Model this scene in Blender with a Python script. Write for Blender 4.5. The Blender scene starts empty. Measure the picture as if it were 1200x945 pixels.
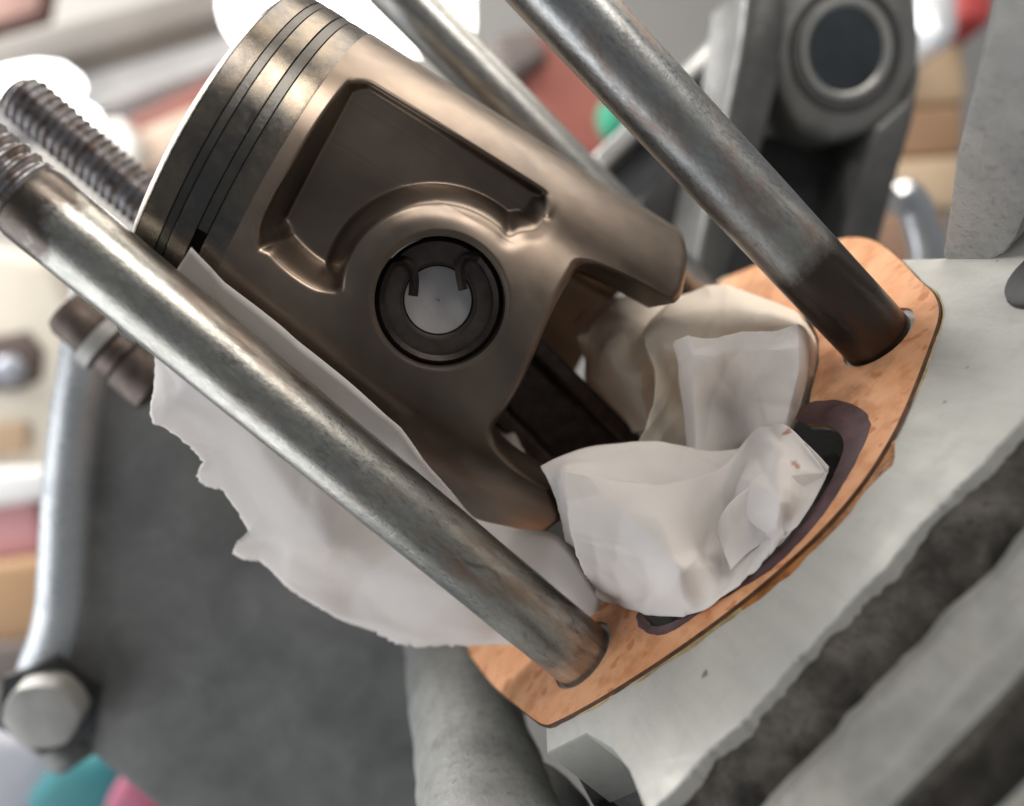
import bpy, bmesh, math, random
import numpy as np
from mathutils import Vector, Matrix, noise

# Units: 1 Blender unit = 1 cm.  Engine frame: cylinder axis = +Z, deck at z = 0,
# the four cylinder studs stand on a 6.2 cm square, Y runs away from the viewer.
random.seed(7)
scene = bpy.context.scene
scene.unit_settings.system = 'METRIC'
scene.unit_settings.scale_length = 0.01
COL = scene.collection

# ------------------------------------------------------------------ camera
CAM = np.array([2.41441, -10.62308, 5.79406])
ROT = np.array([[0.674005, -0.146891, -0.723975],
                [0.737986, 0.177782, 0.650977],
                [0.033088, -0.973045, 0.228229]])      # engine -> camera axes
FPX = 944.43
cam_data = bpy.data.cameras.new('camera')
cam_data.sensor_width = 72.0
cam_data.lens = FPX / 1200 * 72
cam_data.clip_start = 0.1
cam_data.clip_end = 2000
cam_data.dof.use_dof = True
cam_data.dof.focus_distance = 10.7
cam_data.dof.aperture_fstop = 0.195
cam_ob = bpy.data.objects.new('camera', cam_data)
COL.objects.link(cam_ob)
m3 = Matrix(ROT.T.tolist())
cam_ob.matrix_world = Matrix.Translation(Vector(CAM)) @ m3.to_4x4()
scene.camera = cam_ob

# ------------------------------------------------------------------ world, lamps, exposure
world = bpy.data.worlds.new('World')
scene.world = world
world.use_nodes = True
bg = world.node_tree.nodes['Background']
bg.inputs['Color'].default_value = (0.86, 0.90, 0.95, 1)
bg.inputs['Strength'].default_value = 0.185


def area_lamp(name, loc, target, size, power, color, size_y=None):
    d = bpy.data.lights.new(name, 'AREA')
    d.shape = 'RECTANGLE'
    d.size = size
    d.size_y = size_y or size
    d.energy = power
    d.color = color
    o = bpy.data.objects.new(name, d)
    COL.objects.link(o)
    o.location = loc
    o.rotation_euler = (Vector(target) - Vector(loc)).to_track_quat('-Z', 'Y').to_euler()
    return o


area_lamp('window_light', (50, -26, 26), (2, 2, 3), 18, 22000, (1.0, 0.94, 0.87), 40)
area_lamp('roof_light', (62, 22, 30), (2, 2, 3), 44, 27000, (1.0, 0.92, 0.82), 50)
area_lamp('ceiling_light', (-4, 40, 66), (2, 2, 4), 60, 40000, (1.0, 0.98, 0.95), 34)
area_lamp('background_fill', (-10, 70, 120), (0, 130, 20), 60, 160000, (1.0, 0.97, 0.93), 40)  # unseen fill lamp added to brighten the blurred background
area_lamp('door_light', (-62, -4, 26), (-2, 2, 3), 70, 37000, (0.95, 0.97, 1.0), 70)

scene.view_settings.view_transform = 'Standard'
scene.view_settings.look = 'None'
scene.view_settings.gamma = 1.0
scene.view_settings.exposure = 0.16
scene.render.engine = 'CYCLES'
scene.cycles.use_denoising = True
scene.cycles.max_bounces = 8

# ------------------------------------------------------------------ helpers


def ray(px, py):
    return ROT.T @ np.array([(px - 600) / FPX, -(py - 472.5) / FPX, -1.0])


def on_y(px, py, y):
    d = ray(px, py)
    return CAM + d * ((y - CAM[1]) / d[1])


def on_z(px, py, z):
    d = ray(px, py)
    return CAM + d * ((z - CAM[2]) / d[2])


def on_x(px, py, x):
    d = ray(px, py)
    return CAM + d * ((x - CAM[0]) / d[0])


def at_depth(px, py, dep):
    return CAM + ray(px, py) * dep


def smooth01(x):
    x = np.clip(x, 0, 1)
    return x * x * (3 - 2 * x)


def link(name, me, mat=None, parent=None, smooth=True, angle=None):
    o = bpy.data.objects.new(name, me)
    COL.objects.link(o)
    if mat:
        me.materials.append(mat)
    if parent:
        o.parent = parent
    if smooth and len(me.polygons):
        me.polygons.foreach_set('use_smooth', [True] * len(me.polygons))
        if angle is not None:
            me.set_sharp_from_angle(angle=math.radians(angle))
    return o


def mesh(name, verts, faces, mat=None, parent=None, smooth=True, angle=40, fix=True):
    me = bpy.data.meshes.new(name)
    me.from_pydata([tuple(map(float, v)) for v in verts], [], faces)
    if fix:
        b = bmesh.new()
        b.from_mesh(me)
        bmesh.ops.recalc_face_normals(b, faces=b.faces)
        b.to_mesh(me)
        b.free()
    me.update()
    return link(name, me, mat, parent, smooth, angle)


def from_bm(name, bm, mat=None, parent=None, smooth=True, angle=40):
    me = bpy.data.meshes.new(name)
    bmesh.ops.recalc_face_normals(bm, faces=bm.faces)
    bm.to_mesh(me)
    bm.free()
    return link(name, me, mat, parent, smooth, angle)


def empty(name, loc=(0, 0, 0)):
    o = bpy.data.objects.new(name, None)
    o.empty_display_size = 0.5
    COL.objects.link(o)
    o.location = loc
    return o


def tag(o, label, cat=None, group=None, kind=None):
    o['label'] = label
    if cat:
        o['category'] = cat
    if group:
        o['group'] = group
    if kind:
        o['kind'] = kind
    return o


def frame(axis, ref=(0, 0, 1)):
    a = Vector(axis).normalized()
    r = Vector(ref)
    if abs(a.dot(r)) > 0.95:
        r = Vector((1, 0, 0))
    u = (r - a * a.dot(r)).normalized()
    v = a.cross(u)
    return a, u, v


def lathe(profile, origin, axis, segs=48, cap=True, ref=(0, 0, 1), poly=None):
    """profile: (distance along axis, radius); poly: optional radius factor(theta)."""
    a, u, v = frame(axis, ref)
    o = Vector(origin)
    verts, faces = [], []
    for (h, r) in profile:
        for k in range(segs):
            t = 2 * math.pi * k / segs
            rr = r * (poly(t) if poly else 1)
            verts.append(o + a * h + u * (rr * math.cos(t)) + v * (rr * math.sin(t)))
    n = len(profile)
    for i in range(n - 1):
        for k in range(segs):
            k2 = (k + 1) % segs
            faces.append((i * segs + k, i * segs + k2, (i + 1) * segs + k2, (i + 1) * segs + k))
    if cap:
        faces.append(tuple(range(segs - 1, -1, -1)))
        faces.append(tuple((n - 1) * segs + k for k in range(segs)))
    return verts, faces


def tube(path, radius, segs=12, closed=False):
    verts, faces = [], []
    P = [Vector(p) for p in path]
    n = len(P)
    prev = None
    for i in range(n):
        if closed:
            d = P[(i + 1) % n] - P[i - 1]
        else:
            d = P[min(i + 1, n - 1)] - P[max(i - 1, 0)]
        d.normalize()
        if prev is None:
            _, u, v = frame(d)
        else:
            u = (prev - d * d.dot(prev)).normalized()
            v = d.cross(u)
        prev = u
        for k in range(segs):
            t = 2 * math.pi * k / segs
            verts.append(P[i] + u * (radius * math.cos(t)) + v * (radius * math.sin(t)))
    for i in range(n if closed else n - 1):
        j = (i + 1) % n
        for k in range(segs):
            k2 = (k + 1) % segs
            faces.append((i * segs + k, i * segs + k2, j * segs + k2, j * segs + k))
    if not closed:
        faces.append(tuple(range(segs - 1, -1, -1)))
        faces.append(tuple((n - 1) * segs + k for k in range(segs)))
    return verts, faces


def rounded_box(name, center, ux, uy, uz, sx, sy, sz, mat, parent=None, bevel=0.1, segs=3, rough=0.0):
    bm = bmesh.new()
    bmesh.ops.create_cube(bm, size=1)
    M = Matrix((Vector(ux).normalized() * sx, Vector(uy).normalized() * sy, Vector(uz).normalized() * sz)).transposed()
    for v in bm.verts:
        v.co = M @ v.co
    if bevel:
        bmesh.ops.bevel(bm, geom=list(bm.edges), offset=bevel, segments=segs, affect='EDGES', profile=0.5)
    for v in bm.verts:
        if rough:
            v.co += Vector(noise.noise_vector(v.co * 1.3)) * rough
        v.co += Vector(center)
    return from_bm(name, bm, mat, parent, True, 40)


def catmull(pts, per=8, closed=True):
    P = [np.array(p, float) for p in pts]
    n = len(P)
    out = []
    rng = range(n) if closed else range(n - 1)
    for i in rng:
        p0, p1 = (P[i - 1] if (closed or i > 0) else P[0]), P[i]
        p2 = P[(i + 1) % n]
        p3 = P[(i + 2) % n] if closed else P[min(i + 2, n - 1)]
        for k in range(per):
            t = k / per
            out.append(0.5 * ((2 * p1) + (-p0 + p2) * t + (2 * p0 - 5 * p1 + 4 * p2 - p3) * t * t + (-p0 + 3 * p1 - 3 * p2 + p3) * t ** 3))
    if not closed:
        out.append(P[-1])
    return out


def circle2(cx, cy, r, n=40):
    return [(cx + r * math.cos(2 * math.pi * k / n), cy + r * math.sin(2 * math.pi * k / n)) for k in range(n)]


def plate(name, outline, holes, z0, z1, mat, parent=None, bevel=0.0, angle=35, rough=0.0):
    """flat solid between z0 and z1 with holes (2-D loops)"""
    bm = bmesh.new()
    edges = []
    for loop in [outline] + list(holes):
        vs = [bm.verts.new((p[0], p[1], z1)) for p in loop]
        for i in range(len(vs)):
            edges.append(bm.edges.new((vs[i], vs[(i + 1) % len(vs)])))
    bmesh.ops.triangle_fill(bm, use_beauty=True, use_dissolve=False, edges=edges)
    for f in bm.faces:
        if f.normal.z < 0:
            f.normal_flip()
    top = list(bm.faces)
    ret = bmesh.ops.extrude_face_region(bm, geom=top)
    nv = [g for g in ret['geom'] if isinstance(g, bmesh.types.BMVert)]
    newf = [g for g in ret['geom'] if isinstance(g, bmesh.types.BMFace)]
    for v in nv:
        v.co.z = z0
    if bevel:
        es = [e for e in bm.edges if len(e.link_faces) == 2 and abs(e.verts[0].co.z - z1) < 1e-6 and abs(e.verts[1].co.z - z1) < 1e-6
              and any(abs(f.normal.z) < 0.3 for f in e.link_faces)]
        bmesh.ops.bevel(bm, geom=es, offset=bevel, segments=2, affect='EDGES', profile=0.5)
    if rough:
        for v in bm.verts:
            v.co += Vector(noise.noise_vector(v.co * 2.0)) * rough
    return from_bm(name, bm, mat, parent, True, angle)


# ------------------------------------------------------------------ materials
class Mat:
    def __init__(self, name):
        self.m = bpy.data.materials.new(name)
        self.m.use_nodes = True
        self.nt = self.m.node_tree
        self.b = self.nt.nodes['Principled BSDF']
        self.tc = self.nt.nodes.new('ShaderNodeTexCoord')

    def n(self, t, **kw):
        nd = self.nt.nodes.new(t)
        for k, v in kw.items():
            setattr(nd, k, v)
        return nd

    def l(self, a, b):
        self.nt.links.new(a, b)

    def coord(self, scale=(1, 1, 1), rot=(0, 0, 0)):
        mp = self.n('ShaderNodeMapping')
        mp.inputs['Scale'].default_value = scale
        mp.inputs['Rotation'].default_value = rot
        self.l(self.tc.outputs['Object'], mp.inputs['Vector'])
        return mp.outputs['Vector']

    def noise(self, scale, detail=4, rough=0.55, coord=None, dist=0.0):
        nd = self.n('ShaderNodeTexNoise')
        nd.inputs['Scale'].default_value = scale
        nd.inputs['Detail'].default_value = detail
        nd.inputs['Roughness'].default_value = rough
        nd.inputs['Distortion'].default_value = dist
        self.l(coord or self.coord(), nd.inputs['Vector'])
        return nd.outputs['Fac']

    def ramp(self, fac, stops, interp='LINEAR'):
        r = self.n('ShaderNodeValToRGB')
        r.color_ramp.interpolation = interp
        e = r.color_ramp.elements
        while len(e) < len(stops):
            e.new(0.5)
        for el, (p, c) in zip(e, stops):
            el.position = p
            el.color = (c, c, c, 1) if not hasattr(c, '__len__') else (*c[:3], 1)
        self.l(fac, r.inputs['Fac'])
        return r.outputs['Color']

    def mix(self, fac, a, b, blend='MIX'):
        x = self.n('ShaderNodeMix', data_type='RGBA', blend_type=blend)
        if isinstance(fac, (int, float)):
            x.inputs[0].default_value = fac
        else:
            self.l(fac, x.inputs[0])
        for val, s in ((a, x.inputs[6]), (b, x.inputs[7])):
            if hasattr(val, '__len__'):
                s.default_value = (*val[:3], 1)
            else:
                self.l(val, s)
        return x.outputs[2]

    def math(self, op, a, b=None):
        x = self.n('ShaderNodeMath', operation=op)
        for i, val in enumerate((a, b)):
            if val is None:
                continue
            if isinstance(val, (int, float)):
                x.inputs[i].default_value = val
            else:
                self.l(val, x.inputs[i])
        return x.outputs[0]

    def bump(self, h, strength=0.3, dist=0.05, prev=None):
        b = self.n('ShaderNodeBump')
        b.inputs['Strength'].default_value = strength
        b.inputs['Distance'].default_value = dist
        self.l(h, b.inputs['Height'])
        if prev:
            self.l(prev, b.inputs['Normal'])
        return b.outputs['Normal']

    def set(self, color=None, metallic=None, rough=None, normal=None, spec=None):
        for key, val in (('Base Color', color), ('Metallic', metallic), ('Roughness', rough), ('Normal', normal), ('Specular IOR Level', spec)):
            if val is None:
                continue
            s = self.b.inputs[key]
            if isinstance(val, (int, float)):
                s.default_value = val
            elif hasattr(val, '__len__'):
                s.default_value = (*val[:3], 1)
            else:
                self.l(val, s)
        return self.m


def xyz(M):
    s = M.n('ShaderNodeSeparateXYZ')
    M.l(M.tc.outputs['Object'], s.inputs[0])
    return s.outputs


def mat_stud(name, tint=(0.50, 0.49, 0.46), rust=0.45, black_base=False, seed=0.0):
    M = Mat(name)
    lc = M.coord((1, 1, 0.35))
    mp = lc.node
    mp.inputs['Location'].default_value = (seed, seed * 1.7, seed * 0.6)
    n1 = M.noise(1.7, 5, 0.6, lc, 0.4)
    n2 = M.noise(7, 5, 0.65, lc)
    n3 = M.noise(26, 4, 0.6, M.coord((1, 1, 0.6)))
    base = M.mix(M.ramp(n2, [(0.35, 0), (0.7, 1)]), tuple(c * 0.78 for c in tint), tuple(min(1, c * 1.12) for c in tint))
    rf = M.math('MULTIPLY', M.ramp(n1, [(0.52, 0), (0.66, 1)]), rust)
    col = M.mix(rf, base, (0.24, 0.125, 0.075))
    blotch = M.ramp(M.noise(4.2, 6, 0.7, lc, 0.8), [(0.57, 0), (0.68, 0.6)])
    col = M.mix(blotch, col, (0.13, 0.12, 0.11))
    rough = M.ramp(n3, [(0.3, 0.25), (0.75, 0.42)])
    rough = M.math('ADD', rough, M.math('MULTIPLY', M.ramp(n1, [(0.5, 0), (0.66, 1)]), 0.12))
    met = 0.95
    if seed == 3.1:      # greasy brown patch just below the thread
        zz = M.math('ADD', xyz(M)[2], M.math('MULTIPLY', M.noise(2.2, 4, 0.6), 1.6))
        mr2 = M.n('ShaderNodeMapRange')
        mr2.inputs['From Min'].default_value = 9.45
        mr2.inputs['From Max'].default_value = 9.75
        M.l(zz, mr2.inputs['Value'])
        col = M.mix(M.math('MULTIPLY', mr2.outputs[0], 0.85), col, (0.07, 0.052, 0.042))
    if black_base:
        z = xyz(M)[2]
        edge = M.math('ADD', z, M.math('MULTIPLY', M.noise(6, 3), 0.35))
        bf = M.ramp(edge, [(0.0, 1), (1.0, 1)])
        mr = M.n('ShaderNodeMapRange')
        mr.inputs['From Min'].default_value = 1.72
        mr.inputs['From Max'].default_value = 2.05
        mr.inputs['To Min'].default_value = 1
        mr.inputs['To Max'].default_value = 0
        M.l(edge, mr.inputs['Value'])
        col = M.mix(mr.outputs[0], col, (0.075, 0.062, 0.055))
    bmp = M.bump(n3, 0.12, 0.02)
    bmp = M.bump(M.noise(9, 5, 0.7), 0.10, 0.03, bmp)
    return M.set(col, met, rough, bmp)


def mat_thread(name):
    M = Mat(name)
    n = M.noise(5, 5, 0.6)
    col = M.mix(M.ramp(n, [(0.45, 0), (0.62, 1)]), (0.33, 0.32, 0.33), (0.16, 0.12, 0.10))
    return M.set(col, 0.9, M.ramp(M.noise(22), [(0.3, 0.26), (0.7, 0.46)]), M.bump(M.noise(30), 0.15, 0.02))


def mat_piston():
    M = Mat('piston_alloy')
    n1 = M.noise(0.55, 4, 0.5, M.coord((1, 1, 0.6)), 0.5)
    n2 = M.noise(1.6, 3, 0.5)
    fine = M.noise(60, 3, 0.6, M.coord((0.25, 0.25, 3)))
    col = M.mix(M.ramp(n1, [(0.36, 0), (0.66, 1)]), (0.14, 0.112, 0.092), (0.285, 0.225, 0.175))
    col = M.mix(M.ramp(n2, [(0.5, 0), (0.75, 0.28)]), col, (0.14, 0.095, 0.075))
    rough = M.ramp(M.noise(2.5, 3, 0.5), [(0.3, 0.29), (0.75, 0.40)])
    return M.set(col, 0.88, rough, M.bump(M.noise(5, 3), 0.03, 0.02, M.bump(fine, 0.03, 0.012)))


def mat_land():
    M = Mat('ring_land_metal')
    n1 = M.noise(1.2, 5, 0.6, None, 0.4)
    col = M.mix(M.ramp(n1, [(0.38, 0), (0.62, 1)]), (0.11, 0.105, 0.10), (0.21, 0.175, 0.135))  # lighter tone carries a slight gold tint imitating warm reflections
    fine = M.noise(80, 2, 0.5, M.coord((0.2, 0.2, 3)))
    return M.set(col, 0.92, M.ramp(M.noise(8, 5), [(0.3, 0.18), (0.7, 0.32)]), M.bump(fine, 0.12, 0.01))


def mat_alu(name, a, b, rough=0.55, metallic=0.35, scale=1.0, grime_or_shade=0.35, bump=0.25, grime_or_shade_col=(0.12, 0.11, 0.09)):
    M = Mat(name)
    n1 = M.noise(0.9 * scale, 5, 0.6, None, 0.3)
    n2 = M.noise(6 * scale, 6, 0.65)
    n3 = M.noise(38 * scale, 3, 0.6)
    col = M.mix(M.ramp(n1, [(0.35, 0), (0.68, 1)]), a, b)
    g = M.math('MULTIPLY', M.ramp(n2, [(0.54, 0), (0.72, 1)]), grime_or_shade)
    col = M.mix(g, col, grime_or_shade_col)
    spk = M.ramp(M.noise(7 * scale, 2, 0.4, None, 0.6), [(0.76, 0), (0.79, 0.7)])
    br = M.noise(14 * scale, 4, 0.6, M.coord((1, 0.12, 1), (0, 0, 0.5)))
    col = M.mix(M.ramp(br, [(0.45, 0), (0.75, 0.22)]), col, tuple(x * 0.6 for x in a))
    col = M.mix(spk, col, (0.08, 0.075, 0.07))
    r = M.ramp(n2, [(0.3, max(0.05, rough - 0.12)), (0.75, min(1, rough + 0.12))])
    return M.set(col, metallic, r, M.bump(n3, bump, 0.03, M.bump(n2, bump, 0.06)))


def mat_gasket():
    M = Mat('gasket_sheet')
    n1 = M.noise(1.1, 5, 0.6, None, 0.6)
    n2 = M.noise(5.5, 6, 0.7, None, 0.3)
    n3 = M.noise(40, 3, 0.6)
    col = M.mix(M.ramp(n1, [(0.35, 0), (0.68, 1)]), (0.70, 0.325, 0.155), (0.78, 0.425, 0.235))
    col = M.mix(M.math('MULTIPLY', M.ramp(M.noise(2.2, 6, 0.62), [(0.47, 0), (0.62, 1)]), 0.6), col, (0.50, 0.20, 0.075))
    col = M.mix(M.ramp(M.noise(3.1, 2, 0.4), [(0.62, 0), (0.66, 0.6)]), col, (0.46, 0.13, 0.04))
    col = M.mix(M.math('MULTIPLY', M.ramp(M.noise(14, 5, 0.75), [(0.56, 0), (0.72, 1)]), 0.2), col, (0.36, 0.16, 0.08))
    return M.set(col, 0.12, M.ramp(n2, [(0.3, 0.36), (0.7, 0.58)]), M.bump(n3, 0.12, 0.015, M.bump(n2, 0.15, 0.03)))


def mat_paper(name='tissue_paper', col=(0.95, 0.92, 0.90), stains=()):
    M = Mat(name)
    n2 = M.noise(60, 3, 0.6)
    n1 = M.noise(1.2, 4, 0.55, None, 0.6)
    c = M.mix(M.ramp(n1, [(0.3, 0), (0.7, 1)]), tuple(x * 0.95 for x in col), col)
    for (pos, rad_) in stains:
        dv_ = M.n('ShaderNodeVectorMath', operation='DISTANCE')
        M.l(M.tc.outputs['Object'], dv_.inputs[0])
        dv_.inputs[1].default_value = pos
        f_ = M.math('ADD', M.math('DIVIDE', dv_.outputs['Value'], rad_), M.math('MULTIPLY', M.noise(9, 4, 0.6), 1.6))
        c = M.mix(M.ramp(M.math('MULTIPLY', f_, 0.5), [(0.55, 0.75), (0.72, 0)]), c, (0.52, 0.20, 0.07))
    warp = M.n('ShaderNodeVectorMath', operation='ADD')
    nz = M.n('ShaderNodeTexNoise')
    nz.inputs['Scale'].default_value = 1.6
    M.l(M.tc.outputs['Object'], nz.inputs['Vector'])
    M.l(M.tc.outputs['Object'], warp.inputs[0])
    M.l(nz.outputs['Color'], warp.inputs[1])
    nrm = M.bump(n2, 0.22, 0.010)
    nrm = M.bump(M.noise(5, 4, 0.6), 0.10, 0.03, nrm)
    M.set(c, 0.0, 0.85, nrm, 0.15)
    tr = M.n('ShaderNodeBsdfTranslucent')
    M.l(M.mix(0.5, c, (0.93, 0.82, 0.70)), tr.inputs['Color'])
    M.l(nrm, tr.inputs['Normal'])
    mx = M.n('ShaderNodeMixShader')
    mx.inputs[0].default_value = 0.34
    M.l(M.b.outputs[0], mx.inputs[1])
    M.l(tr.outputs[0], mx.inputs[2])
    M.l(mx.outputs[0], M.nt.nodes['Material Output'].inputs['Surface'])
    return M.m


def mat_flat(name, a, rough=0.6, metallic=0.0, var=0.2, scale=1.0, bump=0.1):
    M = Mat(name)
    n = M.noise(scale, 5, 0.6)
    c = M.mix(M.ramp(n, [(0.35, 0), (0.65, 1)]), tuple(x * (1 - var) for x in a), tuple(min(1, x * (1 + var)) for x in a))
    return M.set(c, metallic, rough, M.bump(M.noise(scale * 6), bump, 0.05))


def mat_emit(name, col, strength):
    M = Mat(name)
    M.b.inputs['Emission Color'].default_value = (*col, 1)
    M.b.inputs['Emission Strength'].default_value = strength
    return M.set((0.9, 0.9, 0.9), 0, 0.4)


STUD_N = mat_stud('stud_steel_near', (0.41, 0.40, 0.365), 0.55, False, 3.1)
STUD_R = mat_stud('stud_steel_right', (0.37, 0.375, 0.37), 0.55, True, 8.3)
STUD_T = mat_stud('stud_steel_far', (0.36, 0.36, 0.345), 0.3, False, 1.2)
THREAD = mat_thread('thread_steel')
PISTON = mat_piston()
LAND = mat_land()
RING = mat_flat('piston_ring_steel', (0.10, 0.095, 0.088), 0.36, 0.95, 0.15, 3)
DARK_STEEL = mat_flat('dark_steel', (0.045, 0.038, 0.034), 0.5, 0.85, 0.25, 3)
PIN_STEEL = mat_flat('wrist_pin_steel', (0.085, 0.07, 0.062), 0.42, 0.85, 0.2, 3)
PIN_CORE = mat_flat('wrist_pin_core', (0.46, 0.44, 0.44), 0.55, 0.3, 0.08, 2)
ROD = mat_flat('rod_forged_steel', (0.075, 0.055, 0.048), 0.5, 0.7, 0.3, 4, 0.3)
DECK = mat_alu('deck_aluminium', (0.47, 0.47, 0.44), (0.54, 0.53, 0.49), 0.5, 0.25, 0.5, 0.10, 0.10)
CAST = mat_alu('cast_aluminium', (0.27, 0.275, 0.265), (0.40, 0.40, 0.38), 0.55, 0.4, 1.0, 0.55, 0.45)
CAST_D = mat_alu('worn_cast_aluminium', (0.20, 0.198, 0.185), (0.34, 0.335, 0.31), 0.5, 0.35, 1.1, 0.5, 0.35, (0.15, 0.14, 0.12))
CAST_WALL = mat_alu('rough_cast_aluminium', (0.36, 0.365, 0.36), (0.47, 0.47, 0.455), 0.62, 0.3, 1.3, 0.8, 1.0, (0.26, 0.255, 0.24))  # mottling here puts relief shading into the colour
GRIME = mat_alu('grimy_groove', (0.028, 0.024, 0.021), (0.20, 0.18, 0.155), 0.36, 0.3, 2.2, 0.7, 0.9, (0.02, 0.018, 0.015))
COVER = mat_alu('grey_cover_coating', (0.19, 0.19, 0.184), (0.33, 0.33, 0.318), 0.6, 0.1, 0.6, 0.6, 0.3, (0.22, 0.22, 0.21))
BRACKET_L = mat_alu('pale_bracket_metal', (0.15, 0.15, 0.147), (0.23, 0.23, 0.222), 0.42, 0.4, 0.6, 0.35, 0.2)  # lighter copy of the bracket grey for the eye plate
GASKET = mat_gasket()
PAPER = mat_paper()
PAPER_S = mat_paper('tissue_paper_stained', (0.95, 0.92, 0.90), [(tuple(on_z(922, 509, 0.42)), 0.14), (tuple(on_z(932, 547, 0.36)), 0.14), (tuple(on_z(950, 522, 0.3)), 0.10)])
PAPER_C = mat_paper('tissue_paper_warm_lit', (0.95, 0.885, 0.79))  # same white tissue with warm back-light put into its colour
SEALANT = mat_flat('purple_sealant', (0.085, 0.045, 0.052), 0.35, 0.0, 0.35, 3)
OOZE = mat_flat('dried_brown_sealant', (0.30, 0.12, 0.035), 0.25, 0.1, 0.5, 3, 0.3)
OOZE_Y = mat_flat('dried_yellow_sealant', (0.36, 0.27, 0.13), 0.4, 0.1, 0.35, 3, 0.3)
RUBBER = mat_flat('black_rubber', (0.03, 0.03, 0.032), 0.5, 0, 0.3, 2)
BRACKET = mat_alu('grey_bracket_paint', (0.085, 0.086, 0.085), (0.135, 0.136, 0.133), 0.40, 0.4, 0.6, 0.3, 0.2)

# ------------------------------------------------------------------ setting: back wall
WALLM = mat_flat('workshop_plaster', (0.55, 0.53, 0.50), 0.9, 0, 0.06, 0.02)
w = mesh('workshop_wall', [(-260, 150, -200), (260, 150, -200), (260, 150, 240), (-260, 150, 240),
                           (-260, 152, -200), (260, 152, -200), (260, 152, 240), (-260, 152, 240)],
         [(0, 1, 2, 3), (4, 5, 6, 7), (0, 1, 5, 4), (1, 2, 6, 5), (2, 3, 7, 6), (3, 0, 4, 7)], WALLM, None, False)
tag(w, 'pale plaster workshop wall far out of focus behind the engine', None, None, 'structure')

# ------------------------------------------------------------------ crankcase
SX, SY = 6.23, 6.17
case = empty('crankcase', (0, 0, -0.08))
tag(case, 'pale aluminium crankcase with flat machined deck under the orange gasket', 'crankcase')


def into(parent, o):
    """parent while keeping the built position"""
    o.parent = parent
    o.matrix_parent_inverse = Matrix.Translation(-Vector(parent.location))
    return o


opening = [(4.62, -0.22), (4.72, -0.75), (4.57, -1.25), (4.21, -1.53), (3.72, -1.74), (3.19, -1.82), (2.7, -1.76), (2.15, -1.58), (1.39, -1.2),
           (1.10, -0.85), (1.08, -0.4), (1.0, 0.35)]
th0, th1 = math.atan2(0.35 - 3.08, 1.0 - 3.1), math.atan2(-0.22 - 3.08, 4.62 - 3.1)
arc = []
for k in range(1, 26):
    a = (th0 % (2 * math.pi)) - ((th0 % (2 * math.pi)) - (th1 % (2 * math.pi) - 2 * math.pi)) * k / 26
    arc.append((3.1 + 3.42 * math.cos(a), 3.08 + 3.42 * math.sin(a)))
opening_loop = [tuple(p) for p in catmull(opening, 5, False)] + arc

# deck outline: jagged front edge
front = []
for k in range(181):
    x = -0.15 + k * (12.5 / 180)
    jag = 0.07 * noise.noise(Vector((x * 1.1, 3.3, 0))) + 0.04 * noise.noise(Vector((x * 4, 1.3, 0))) + 0.03 * noise.noise(Vector((x * 11, 1.3, 0)))
    front.append((x, -3.30 + jag))
deck_loop = [(-0.95, -0.35), (-1.1, -1.0), (-0.45, -1.36), (-0.2, -2.0), (-0.12, -2.5)] + front + \
    [(12.3, 0.1), (7.84, 0.12), (7.8, 1.2), (8.1, 3.0), (7.9, 4.6), (7.2, 7.2), (5.5, 8.2), (1, 8.2), (-1.2, 7.2), (-1.9, 5.5), (-1.75, 3.2), (-1.55, 1.4)]
stud_xy = {'N': (0, 0), 'R1': (SX, 0), 'T': (0, SY), 'R2': (SX, SY)}
deck = into(case, plate('deck', deck_loop, [opening_loop], -1.3, -0.058, DECK, None, 0.05))
cxm, cym = 3.0, 1.5
into(case, plate('deck_wall', [(cxm + (x - cxm) * 0.994, cym + (y - cym) * 0.994) for (x, y) in deck_loop], [[(3.1 + (x - 3.1) * 1.01, 3.08 + (y - 3.08) * 1.01) for (x, y) in opening_loop]], -4.5, -1.28, CAST, None, 0.0))
# crankcase mouth wall (liner) below the opening
lin = []
lf = []
L = len(opening_loop)
for (x, y) in opening_loop:
    lin += [(x, y, -0.12), (x, y, -4.0)]
for i in range(L):
    j = (i + 1) % L
    lf.append((2 * i, 2 * j, 2 * j + 1, 2 * i + 1))
into(case, mesh('mouth_wall', lin, lf, CAST, None, True, 40))
into(case, mesh('mouth_floor', [(x, y, -4.0) for (x, y) in opening_loop], [tuple(range(L))], GRIME, None, False))


def strip_solid(name, x0, x1, yfun_a, yfun_b, z_top, z_bot, mat, nx=70, ny=8, rough=0.05, lift=None, seed=0):
    """long casting ledge running along X between two edges, uneven surface, solid down to z_bot"""
    verts, faces = [], []
    for i in range(nx + 1):
        x = x0 + (x1 - x0) * i / nx
        ya, yb = yfun_a(x), yfun_b(x)
        row = [(x, ya, z_bot)]
        for j in range(ny + 1):
            t = j / ny
            y = ya + (yb - ya) * t
            z = z_top + (lift(t) if lift else 0) + rough * noise.fractal(Vector((x * 1.9 + seed, y * 2.6, seed)), 1.0, 2.1, 5)
            row.append((x, y, z))
        row.append((x, yb, z_bot))
        verts += row
    m = ny + 3
    for i in range(nx):
        for j in range(m - 1):
            faces.append((i * m + j, i * m + j + 1, (i + 1) * m + j + 1, (i + 1) * m + j))
    faces.append(tuple(range(m)))
    faces.append(tuple(nx * m + k for k in range(m)))
    return into(case, mesh(name, verts, faces, mat, None, True, 50))


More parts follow.
